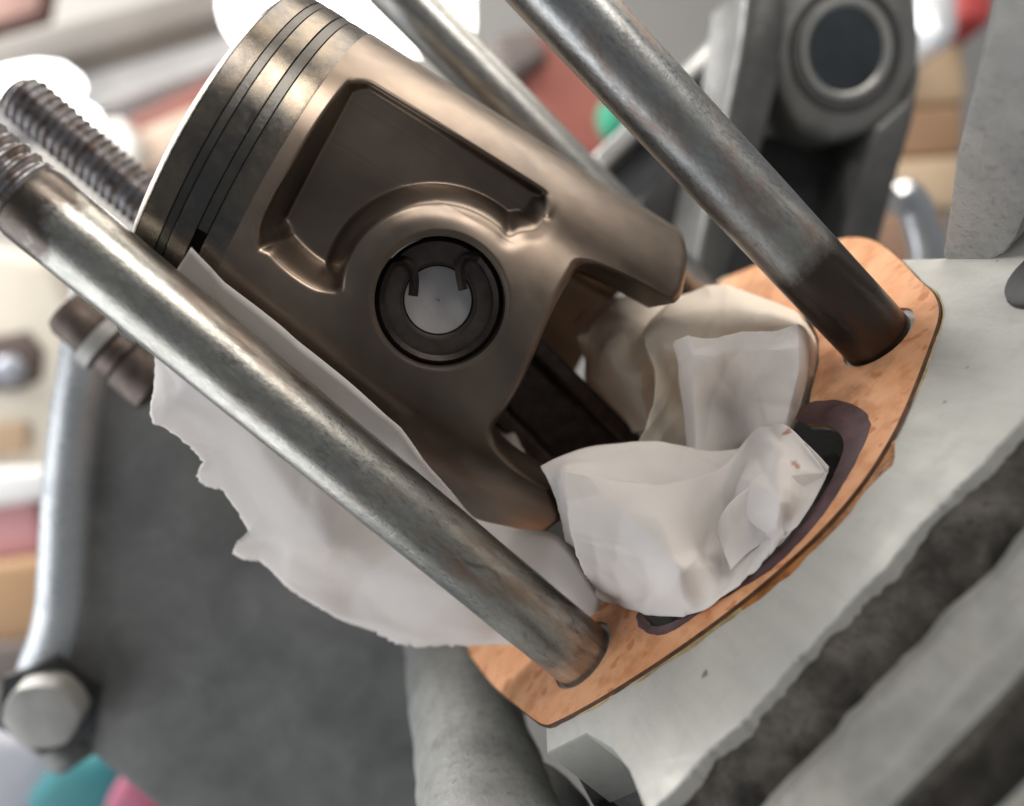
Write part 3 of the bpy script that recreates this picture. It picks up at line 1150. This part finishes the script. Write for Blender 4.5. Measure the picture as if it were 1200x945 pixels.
towel = empty('paper_towel', (-0.8, 1.6, 0))
tag(towel, 'torn white paper towel sheet tucked between the nearest stud and the piston', 'paper towel')
I_ = [(224, 290, .0), (262, 330, .05), (330, 382, .16), (400, 440, .30), (470, 500, .42), (502, 545, .55), (556, 608, .85), (655, 630, .9), (705, 705, .5)]
J_ = [(190, 345, .55), (245, 410, .65), (310, 465, .72), (380, 522, .82), (440, 570, .95), (500, 618, 1.0), (560, 668, 1.05), (625, 700, 1.0), (695, 742, .6)]
M_ = [(183, 395, 1.2), (228, 440, 1.0), (285, 500, 0.95), (335, 570, 0.95), (386, 637, 0.95), (440, 662, 1.35), (535, 697, 0.9), (590, 735, 1.2), (650, 748, .9)]
Q_ = [(182, 410, 1.6), (203, 470, 1.45), (262, 530, 1.5), (312, 605, 1.55), (345, 650, 1.45), (415, 695, 1.9), (505, 728, 1.35), (570, 750, 1.3), (635, 752, 1.0)]
O_ = [(180, 418, 1.9), (178, 492, 1.75), (238, 548, 1.8), (288, 640, 1.95), (338, 690, 2.1), (402, 728, 2.1), (477, 757, 1.85), (548, 756, 1.5), (620, 756, 1.1)]
RP = [0, .7, .92, 1.02, 1.15, 1.5, 1.78, 1.9, 2.0, 2.1, 2.3, 2.6, 2.85, 2.95, 3.05, 3.15, 3.35, 3.7, 4, 4.5, 5, 5.5, 6, 6.5, 7, 8]
OX = {0: (181, 418), .7: (178, 465), .92: (176, 484), 1.02: (180, 497), 1.15: (192, 499), 1.5: (222, 522), 1.78: (242, 543), 1.9: (234, 551), 2.0: (233, 564), 2.1: (246, 571), 2.3: (262, 575),
      2.6: (279, 601), 2.85: (290, 626), 2.95: (278, 637), 3.05: (272, 649), 3.15: (286, 658), 3.35: (303, 660), 3.7: (322, 676)}

def col_at(L_, r):
    k = min(int(r), len(L_) - 2)
    t = r - k
    return tuple(L_[k][c] * (1 - t) + L_[k + 1][c] * t for c in range(3))


gridA = []
for r in RP:
    o_ = col_at(O_, r)
    if r in OX:
        q_ = col_at(Q_, r)
        ratio = math.hypot(OX[r][0] - q_[0], OX[r][1] - q_[1]) / (math.hypot(o_[0] - q_[0], o_[1] - q_[1]) + 1e-6)
        o_ = (OX[r][0], OX[r][1], q_[2] + (o_[2] - q_[2]) * ratio)
    gridA.append([col_at(I_, r), col_at(J_, r), col_at(M_, r), col_at(Q_, r), o_])
paper_sheet('sheet', gridA, PAPER, towel, 9, 0.6, 0.045, 1.0, ('right',), 0.035, None, 0.55)

wad = empty('crumpled_paper_towel', (3.2, 0.5, -0.5))
tag(wad, 'crumpled white paper towel stuffed into the open crankcase mouth', 'paper towel')
K = [
    [(633, 546, .45), (655, 535, .5), (700, 522, .65), (770, 517, .65), (830, 528, .45), (872, 526, .2)],
    [(641, 562, .10), (663, 548, .0), (705, 545, .10), (770, 545, .12), (830, 548, .05), (868, 540, .0)],
    [(654, 590, .0), (668, 580, -.25), (710, 582, -.3), (770, 588, -.35), (825, 578, -.25), (865, 560, -.25)],
    [(664, 635, .15), (682, 645, -.2), (720, 650, -.35), (770, 650, -.5), (825, 640, -.5), (865, 610, -.5)],
]
paper_sheet('back_layer', K, PAPER, wad, 14, 0.8, 0.05, 3.0, ('left',), 0.02)
F = [
    [(660, 552, -.50), (705, 561, -.50), (760, 570, -.42), (810, 562, -.32), (848, 546, -.30), (885, 503, -.05), (918, 497, 0, .46), (945, 520, 0, .34), (973, 548, 0, .12)],
    [(664, 590, -.62), (715, 602, -.85), (772, 606, -1.05), (815, 598, -.55), (846, 585, -.55), (872, 562, -.90), (912, 542, 0, .52), (946, 552, 0, .24), (967, 562, 0, .06)],
    [(668, 635, -.65), (722, 645, -.95), (788, 648, -1.40), (825, 640, -.80), (852, 624, -.80), (884, 600, -1.35), (914, 588, 0, .48), (936, 592, 0, .16), (951, 592, 0, .05)],
    [(684, 675, -.45), (738, 690, -.80), (797, 670, -1.60), (836, 662, -1.15), (862, 648, -1.05), (888, 632, -1.25), (908, 622, 0, .16), (922, 621, 0, .08), (935, 616, 0, .04)],
    [(702, 704, 0, .06), (752, 718, 0, .03), (800, 726, 0, .03), (838, 708, 0, .03), (865, 690, 0, .03), (884, 671, 0, .03), (898, 655, 0, .03), (910, 643, 0, .03), (922, 632, 0, .03)],
]
paper_sheet('front_fold', F, PAPER_S, wad, 16, 0.7, 0.065, 2.0, ('left',), 0.03, 0.025)
B2 = [
    [(762, 376, 2.3), (782, 360, 2.4), (815, 344, 2.3), (850, 335, 2.1), (900, 349, 1.8), (936, 366, 1.5), (954, 396, 1.2)],
    [(756, 386, 1.5), (778, 376, 1.4), (812, 370, 1.3), (855, 366, 1.2), (905, 370, .95), (944, 384, .7), (957, 408, .8)],
    [(755, 402, 1.2), (776, 400, 1.3), (808, 400, 1.2), (858, 398, 1.0), (905, 398, .8), (944, 404, .5), (955, 428, .7)],
    [(764, 435, 1.1), (781, 438, 1.4), (812, 442, 1.5), (862, 442, 1.4), (905, 438, 1.0), (942, 440, .5), (950, 452, .6)],
    [(761, 475, 1.0), (782, 478, 1.3), (815, 480, 1.4), (865, 480, 1.3), (898, 474, .9), (930, 486, .4), (940, 487, .5)],
    [(744, 532, .9), (775, 535, 1.1), (815, 542, 1.2), (868, 545, 1.0), (895, 525, .6), (918, 515, .3), (927, 512, .4)],
]
paper_sheet('standing_fold', B2, PAPER_C, wad, 15, 0.6, 0.07, 4.0)
G2 = [
    [(788, 402, .62), (806, 394, .40), (835, 397, .28), (866, 391, .15), (905, 388, -.05), (936, 380, -.10), (949, 392, .15)],
    [(793, 420, .60), (810, 416, .32), (838, 418, .22), (868, 416, .20), (905, 412, -.10), (938, 406, -.25), (948, 414, .05)],
    [(797, 445, .75), (812, 442, .45), (838, 446, .42), (868, 446, .50), (903, 438, .10), (936, 436, -.25), (945, 445, .05)],
    [(801, 480, .75), (814, 480, .50), (836, 482, .60), (862, 486, .70), (893, 472, .20), (925, 482, -.25), (936, 484, .05)],
    [(805, 540, .60), (818, 544, .45), (840, 548, .50), (865, 550, .55), (888, 525, .15), (910, 515, -.20), (925, 508, .05)],
]
paper_sheet('inner_panel', G2, PAPER, wad, 15, 0.6, 0.07, 5.0, ('top',), 0.03)
G3 = [
    [(838, 622, -1.05), (852, 592, -1.20), (880, 570, -1.25), (920, 558, 0, .46), (968, 553, 0, .13)],
    [(846, 640, -1.25), (866, 612, -1.25), (893, 598, -1.35), (920, 588, 0, .24), (950, 582, 0, .07)],
    [(856, 668, 0, .12), (876, 648, 0, .08), (896, 634, 0, .06), (916, 622, 0, .05), (938, 604, 0, .04)],
]
paper_sheet('side_fold', G3, PAPER_S, wad, 16, 0.8, 0.05, 7.0, (), 0.0, 0.03)
B3 = [
    [(672, 380, 3.2), (690, 358, 3.4), (720, 349, 3.4), (756, 343, 3.3), (800, 346, 3.2), (850, 338, 3.0)],
    [(677, 396, 2.5), (702, 384, 2.4), (726, 376, 2.2), (755, 374, 2.4), (790, 380, 2.5), (845, 368, 2.5)],
    [(682, 422, 2.9), (712, 412, 1.8), (735, 402, 2.0), (760, 406, 1.8), (790, 415, 2.1), (840, 420, 2.2)],
    [(680, 448, 2.9), (722, 440, 1.7), (748, 436, 1.5), (770, 440, 1.7), (795, 450, 1.9), (840, 470, 2.0)],
    [(705, 475, 2.9), (742, 478, 1.7), (754, 470, 1.5), (772, 480, 1.6), (800, 490, 1.8), (840, 510, 1.9)],
    [(740, 505, 2.8), (757, 500, 1.8), (762, 505, 1.6), (775, 508, 1.6), (800, 520, 1.7), (840, 530, 1.8)],
]
paper_sheet('back_fold', B3, PAPER_C, wad, 13, 0.55, 0.07, 6.0)
B4 = [[(560, 490, 2.9), (600, 500, 2.6), (640, 520, 3.0)], [(555, 535, 2.6), (605, 532, 2.2), (640, 550, 2.6)], [(560, 590, 2.2), (605, 585, 1.9), (650, 590, 2.2)]]
paper_sheet('inner_fold', B4, PAPER_C, wad, 12, 0.4, 0.08, 9.0)

# ------------------------------------------------------------------ side cover plate at the left
cov = empty('side_cover', (-7, 8, -4))
tag(cov, 'dark grey side cover with a bright bare metal rim at the left', 'engine cover')
edge_px = [(118, 330), (106, 380), (98, 430), (90, 480), (84, 530), (79, 580), (76, 630), (73, 680), (70, 715), (62, 750), (48, 790), (45, 840), (95, 882)]
edge = [on_y(x, y, 8.2) for (x, y) in edge_px]
edge = catmull(edge, 6, False)
cv, cf = [], []
far = [on_y(x, y, 8.2) for (x, y) in [(560, 330), (560, 420), (560, 500), (560, 600), (560, 700), (560, 760), (560, 820), (540, 900), (530, 960), (500, 1020), (420, 1030), (320, 1020), (225, 985)]]
far = catmull(far, 6, False)
nE = len(edge)
NJ = 24
for i in range(nE):
    for j in range(NJ + 1):
        t = j / NJ
        p = np.array(edge[i]) * (1 - t) + np.array(far[i]) * t
        dish = 0.25 * smooth01((t) / 0.06) + 0.06 * noise.noise(Vector(p) * 0.5)
        cv.append(p + np.array([0, dish, 0]))
for i in range(nE - 1):
    for j in range(NJ):
        a = i * (NJ + 1) + j
        cf.append((a, a + 1, a + NJ + 2, a + NJ + 1))
fo = mesh('cover_face', cv, cf, COVER, None, True, 60)
so = fo.modifiers.new('t', 'SOLIDIFY')
so.thickness = 0.8
so.offset = -1 if fo.data.polygons[0].normal.y < 0 else 1
into(cov, fo)
RIM = mat_alu('bare_rim_metal', (0.55, 0.58, 0.60), (0.68, 0.70, 0.71), 0.35, 0.6, 0.6, 0.2, 0.2)
rp = [np.array(p) + np.array([-0.1, 0.22, 0]) for p in edge]
rp = rp[:int(len(rp) * 0.84)]
v, f = tube(rp, 0.55, 18)
into(cov, mesh('rim', v, f, RIM, None, True, 60))
# bolt with sealing washer at the cover's corner
def hexf(t):
    a = (t % (math.pi / 3)) - math.pi / 6
    return math.cos(math.pi / 6) / math.cos(a)


BOLT = mat_flat('dull_bolt_metal', (0.42, 0.41, 0.385), 0.5, 0.3, 0.12, 1.5)
RUSTY = mat_flat('rusty_brown_bolt', (0.13, 0.10, 0.085), 0.5, 0.6, 0.4, 2.5)
c0 = on_y(47, 842, 7.2)
bolt = empty('cover_bolt', tuple(on_y(50, 836, 8.1)))
tag(bolt, 'round headed bolt with a black washer at the lower left corner of the cover', 'bolt')
v, f = lathe([(0.9, 0.84), (0.12, 0.84), (0.02, 0.80), (0, 0.70), (-0.02, 0.3)], tuple(c0), (0.05, 1, 0), 48, True, (0.3, 0, 1), lambda t: 0.6 + 0.4 * hexf(t) * 1.06)
into(bolt, mesh('head', v, f, BOLT, None, True, 35))
v, f = lathe([(0.0, 1.12), (0.0, 1.18), (0.22, 1.18), (0.22, 0.8)], tuple(on_y(57, 830, 7.75)), (0, 1, 0), 48, True, (0, 0, 1), lambda t: hexf(t) * 1.02)
into(bolt, mesh('washer', v, f, RUBBER, None, True, 35))
v, f = lathe([(-0.2, 0.5), (1.5, 0.5)], tuple(on_y(50, 838, 7.8)), (0, 1, 0), 32)
into(bolt, mesh('shank', v, f, BOLT, None, True, 35))

# upright bolt with washer and collar seen beyond the near stud
p_top, p_bot = on_y(86, 370, 6.4), on_y(172, 440, 6.4)
ub = empty('upright_bolt', tuple(on_y(172, 440, 6.4)))
tag(ub, 'rusty capped bolt with washer poking out below the nearest stud at left', 'bolt')
axv = np.array([0, 0, -1.0])
top = p_top + np.array([0, 0, 0.25])
v, f = lathe([(0, 0.25), (0.06, 0.42), (0.2, 0.50), (0.75, 0.52), (0.8, 0.50)], tuple(top), (0, 0, -1), 48)
into(ub, mesh('cap_nut', v, f, RUSTY, None, True, 35))
v, f = lathe([(0.82, 0.58), (0.84, 0.66), (1.12, 0.66), (1.14, 0.60)], tuple(top), (0, 0, -1), 48)
into(ub, mesh('washer', v, f, BOLT, None, True, 35))
v, f = lathe([(1.15, 0.50), (1.2, 0.54), (1.50, 0.54), (1.53, 0.45)], tuple(top), (0, 0, -1), 48)
into(ub, mesh('collar', v, f, RUSTY, None, True, 35))
v, f = lathe([(1.54, 0.55), (1.6, 0.62), (2.3, 0.64), (2.4, 0.5)], tuple(top), (0, 0, -1), 48)
into(ub, mesh('pillar', v, f, RUSTY, None, True, 35))

# ------------------------------------------------------------------ mounting bracket behind the right stud
brk = empty('engine_mount_bracket', tuple(on_y(930, 330, 10)))
tag(brk, 'grey cast mounting bracket with a round bush behind the right stud', 'bracket')
Yb = 9.5


def bracket_poly(name, outline_px, y0, y1, mat, bev=0.2, dents=None):
    P0 = [on_y(x, y, y0) for (x, y) in outline_px]
    bmx = bmesh.new()
    a = [bmx.verts.new(tuple(p)) for p in P0]
    b = [bmx.verts.new((p[0], y1, p[2])) for p in P0]
    n = len(a)
    bmx.faces.new(a)
    bmx.faces.new(list(reversed(b)))
    for i in range(n):
        bmx.faces.new((a[i], b[i], b[(i + 1) % n], a[(i + 1) % n]))
    bmesh.ops.recalc_face_normals(bmx, faces=bmx.faces)
    bmesh.ops.bevel(bmx, geom=list(bmx.edges), offset=bev, segments=3, affect='EDGES', profile=0.5, clamp_overlap=True)
    return from_bm(name, bmx, mat, None, True, 45)


into(brk, bracket_poly('eye_plate', [(912, 0), (905, 60), (912, 110), (935, 150), (975, 168), (1015, 160), (1055, 130), (1080, 85), (1083, 40), (1075, -20), (1040, -70), (960, -75), (925, -40)], Yb - 0.26, Yb + 2.2, BRACKET_L, 0.3))
into(brk, bracket_poly('side_rib', [(880, -30), (868, 60), (845, 170), (818, 300), (812, 345), (845, 350), (868, 280), (892, 190), (915, 100), (925, 20), (925, -40)], Yb - 0.9, Yb + 1.6, BRACKET, 0.28))
into(brk, bracket_poly('leg', [(1025, 150), (1062, 118), (1083, 70), (1072, 140), (1052, 210), (1032, 285), (1020, 330), (975, 335), (990, 270), (1008, 200)], Yb - 0.4, Yb + 1.6, BRACKET, 0.22))
into(brk, bracket_poly('web', [(880, 160), (1000, 150), (1020, 190), (1000, 340), (830, 350), (850, 260)], Yb + 1.2, Yb + 2.4, RUBBER, 0.2))  # black slab paints the shade of the recess between rib and leg
ce = on_y(992, 58, Yb - 0.30)
v, f = lathe([(0.4, 1.54), (0.05, 1.52), (0, 1.48), (0.0, 1.36), (0.05, 1.30), (0.4, 1.28)], tuple(ce), (0, 1, 0), 64)
into(brk, mesh('rubber_bush', v, f, RUBBER, None, True, 35))
v, f = lathe([(1.2, 1.25), (0.1, 1.25), (0.0, 1.18), (0.0, 1.08), (0.08, 0.98), (0.9, 0.95)], tuple(ce + np.array([0, -0.04, 0])), (0, 1, 0), 64, False)
into(brk, mesh('bush_sleeve', v, f, mat_flat('bush_sleeve_metal', (0.45, 0.45, 0.43), 0.35, 0.8, 0.1, 1), None, True, 35))
v, f = lathe([(0.02, 1.0), (0.025, 0.5), (0.028, 0.02)], tuple(ce), (0, 1, 0), 48)
into(brk, mesh('bolt_face', v, f, mat_flat('dark_bolt_face', (0.04, 0.048, 0.055), 0.4, 0.5, 0.2, 1), None, True, 35))

# strut crossing between the two far studs and the bracket
strut = empty('frame_strut', tuple(at_depth(800, 220, 24)))
tag(strut, 'dark grey strut with a bright upper edge between the far stud and right stud', 'strut')


def slab_px(name, quad, dep, thick, mat, parent, bev=0.2):
    P0 = [at_depth(x, y, dep) for (x, y) in quad]
    dz = ray(600, 472.5)
    bmx = bmesh.new()
    a = [bmx.verts.new(tuple(p)) for p in P0]
    b = [bmx.verts.new(tuple(p + dz * thick)) for p in P0]
    n = len(a)
    bmx.faces.new(a)
    bmx.faces.new(list(reversed(b)))
    for i in range(n):
        bmx.faces.new((a[i], b[i], b[(i + 1) % n], a[(i + 1) % n]))
    bmesh.ops.recalc_face_normals(bmx, faces=bmx.faces)
    bmesh.ops.bevel(bmx, geom=list(bmx.edges), offset=bev, segments=3, affect='EDGES', profile=0.5, clamp_overlap=True)
    o = from_bm(name, bmx, mat, None, True, 45)
    if parent:
        into(parent, o)
    return o


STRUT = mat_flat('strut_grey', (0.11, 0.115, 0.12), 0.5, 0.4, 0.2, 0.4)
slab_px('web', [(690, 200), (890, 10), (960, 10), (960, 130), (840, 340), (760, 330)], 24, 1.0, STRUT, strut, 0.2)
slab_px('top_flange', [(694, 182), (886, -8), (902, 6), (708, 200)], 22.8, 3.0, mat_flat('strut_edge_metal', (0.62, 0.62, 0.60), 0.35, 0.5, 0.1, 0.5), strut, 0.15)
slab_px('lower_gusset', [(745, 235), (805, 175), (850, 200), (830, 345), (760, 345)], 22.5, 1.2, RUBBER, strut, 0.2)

# ------------------------------------------------------------------ blurred workshop things
E = lambda n, c, **k: mat_flat(n, c, k.get('r', 0.6), k.get('m', 0.0), 0.12, 0.1)


def far_thing(name, quad, dep, thick, mat, label, cat, bev=0.4, group=None):
    o = slab_px(name, quad, dep, thick, mat, None, bev)
    c = np.mean([v.co for v in o.data.vertices], axis=0)
    o.data.transform(Matrix.Translation(-Vector(c)))
    o.location = c
    tag(o, label, cat, group)
    return o


LAMP = mat_emit('lamp_glow', (1.0, 0.98, 0.94), 5.0)
far_thing('ceiling_lamp', [(262, -60), (252, 5), (262, 36), (300, 44), (540, 44), (552, 20), (550, -60)], 66, 4, LAMP, 'large glaring lamp above the piston crown at the top', 'lamp', 1.0)
far_thing('ceiling_lamp', [(-20, 92), (0, 76), (40, 69), (72, 72), (82, 88), (70, 104), (30, 112), (-10, 112)], 66, 3, LAMP, 'glaring oval lamp behind the threaded stud end at far left', 'lamp', 0.6)
far_thing('ceiling_lamp', [(80, 122), (92, 117), (104, 124), (107, 138), (98, 148), (84, 144)], 64, 2, LAMP, 'small round glaring lamp just right of the threaded stud end', 'lamp', 0.4)
far_thing('shelf_board', [(-60, 60), (330, -40), (330, -5), (-60, 110)], 80, 6, E('beam_dark', (0.22, 0.20, 0.18)), 'dark grey beam across the top left corner', 'beam', 0.5)
far_thing('shelf_board', [(-60, 175), (-60, 118), (180, 55), (300, 20), (300, 62), (120, 125)], 84, 5, E('beam_pale', (0.72, 0.72, 0.72)), 'pale grey shelf beam behind the glaring oval lamp', 'beam', 0.5)
far_thing('shelf_board', [(120, 150), (300, 62), (300, 100), (180, 150), (120, 172)], 82, 5, E('beam_red', (0.26, 0.10, 0.08)), 'dull red beam running up behind the piston crown', 'beam', 0.5)
far_thing('cardboard_box', [(130, 165), (240, 118), (240, 190), (150, 205)], 78, 8, E('box_tan_light', (0.55, 0.42, 0.33)), 'tan box blurred between the threaded stud and the piston crown', 'box', 0.5)
far_thing('pale_container', [(95, 150), (140, 135), (160, 165), (150, 215), (110, 190)], 76, 6, E('container_white', (0.75, 0.74, 0.70)), 'whitish blurred container above the threaded stud', 'container', 0.5)
far_thing('rust_panel', [(-60, -40), (60, -60), (45, 15), (-60, 45)], 92, 3, E('panel_rust', (0.30, 0.17, 0.14)), 'rust coloured panel in the top left corner', 'panel', 0.4)

# machine at the left with knob
mach = empty('white_machine', tuple(at_depth(20, 520, 60)))
tag(mach, 'cream white machine with a dark round recess at the left edge', 'machine')
slab_px('housing', [(-80, 270), (60, 300), (100, 400), (100, 560), (-80, 580)], 60, 14, E('machine_cream', (0.60, 0.55, 0.46)), mach, 1.2)
slab_px('recess', [(-40, 400), (30, 388), (48, 410), (44, 445), (20, 458), (-40, 455)], 59.6, 0.6, E('recess_brown', (0.09, 0.06, 0.05)), mach, 0.15)
kc = at_depth(12, 434, 59)
bmk = bmesh.new()
bmesh.ops.create_uvsphere(bmk, u_segments=24, v_segments=16, radius=1.1)
for q in bmk.verts:
    q.co += Vector(kc)
into(mach, from_bm('knob', bmk, E('knob_grey', (0.38, 0.40, 0.46), r=0.3, m=0.3)))
slab_px('foot', [(-60, 500), (30, 495), (30, 530), (-60, 540)], 59.4, 0.5, E('foot_brown', (0.40, 0.28, 0.18)), mach, 0.12)
far_thing('pink_packet', [(-60, 600), (40, 580), (52, 650), (-60, 670)], 58, 4, E('packet_pink', (0.50, 0.24, 0.25)), 'pink packet at the left edge below the cream machine', 'packet', 0.6)
far_thing('white_tray', [(-60, 552), (60, 548), (60, 585), (-60, 605)], 57, 4, E('tray_white', (0.70, 0.69, 0.68)), 'whitish tray at the left edge above the pink packet', 'tray', 0.6)
far_thing('cardboard_box', [(-60, 668), (60, 650), (60, 755), (-60, 770)], 56, 8, E('box_brown', (0.34, 0.20, 0.10)), 'brown box at the left edge beside the cover rim', 'box', 0.8)
far_thing('dark_case', [(-60, 765), (50, 748), (50, 800), (-60, 810)], 55, 6, E('case_dark', (0.10, 0.08, 0.07)), 'dark case under the brown box at the left edge', 'case', 0.6)
far_thing('grey_cloth', [(-40, 868), (60, 860), (80, 890), (40, 960), (-40, 970)], 40, 4, E('cloth_lavender', (0.34, 0.34, 0.38)), 'pale lavender grey cloth in the bottom left corner', 'cloth', 0.8)
far_thing('teal_cloth', [(20, 940), (70, 890), (120, 880), (150, 905), (130, 970), (30, 980)], 38, 4, E('cloth_teal', (0.03, 0.20, 0.22)), 'teal cloth below the bolt in the bottom left corner', 'cloth', 0.8)
far_thing('pink_cloth', [(118, 940), (148, 898), (205, 960), (180, 990), (110, 985)], 37, 4, E('cloth_pink', (0.42, 0.12, 0.19)), 'pink cloth beside the teal cloth at the bottom left', 'cloth', 0.7)

far_thing('red_cabinet', [(585, 50), (640, 35), (735, 130), (735, 190), (680, 200)], 62, 10, E('cabinet_red', (0.33, 0.10, 0.075)), 'dull red cabinet between the far stud and the right stud', 'cabinet', 0.6)
far_thing('green_bottle', [(700, 118), (730, 112), (738, 150), (712, 156)], 55, 3, E('bottle_green', (0.05, 0.36, 0.22)), 'small green bottle beside the right stud in front of the red cabinet', 'bottle', 0.6)
far_thing('grey_locker', [(575, 40), (625, 30), (645, 60), (600, 90)], 60, 8, E('locker_grey', (0.17, 0.14, 0.13)), 'dark grey top edge above the red cabinet', 'locker', 0.5)
far_thing('wooden_board', [(1045, 60), (1130, 50), (1135, 120), (1050, 125)], 58, 4, E('board_tan', (0.46, 0.34, 0.22)), 'upper tan wooden board right of the bracket', 'board', 0.4, )
far_thing('wooden_board', [(1040, 128), (1130, 122), (1130, 180), (1040, 185)], 57, 4, E('board_brown', (0.36, 0.22, 0.13)), 'darker brown wooden board between two tan boards right of the bracket', 'board', 0.4)
far_thing('wooden_board', [(1030, 188), (1130, 182), (1130, 245), (1030, 245)], 56, 4, E('board_pale', (0.62, 0.47, 0.32)), 'lower tan wooden board right of the bracket', 'board', 0.4)
far_thing('wooden_block', [(1020, 250), (1110, 248), (1110, 320), (1020, 320)], 50, 4, E('block_brown', (0.30, 0.18, 0.12)), 'reddish brown block low behind the silver clamp', 'block', 0.4)
far_thing('steel_can', [(1082, -30), (1126, -30), (1128, 40), (1100, 62), (1080, 40)], 52, 4, E('can_steel', (0.80, 0.82, 0.85), r=0.25, m=0.4), 'shiny white can at the top right beside the cast rib', 'can', 0.8)
far_thing('red_canister', [(1124, -40), (1170, -40), (1165, 28), (1126, 24)], 56, 4, E('canister_red', (0.45, 0.06, 0.06)), 'red canister at the top edge beside the cast rib', 'canister', 0.6)
clampm = mat_flat('clamp_silver', (0.62, 0.63, 0.65), 0.28, 0.9, 0.1, 0.6)
cl_path = catmull([on_y(x, y, 12) for (x, y) in [(1046, 236), (1060, 230), (1072, 244), (1079, 265), (1085, 290), (1087, 320)]], 8, False)
v, f = tube(cl_path, 0.5, 16)
clp = mesh('hose_clamp', v, f, clampm, None, True, 50)
tag(clp, 'shiny silver bent clamp beside the foot of the cast rib', 'clamp')
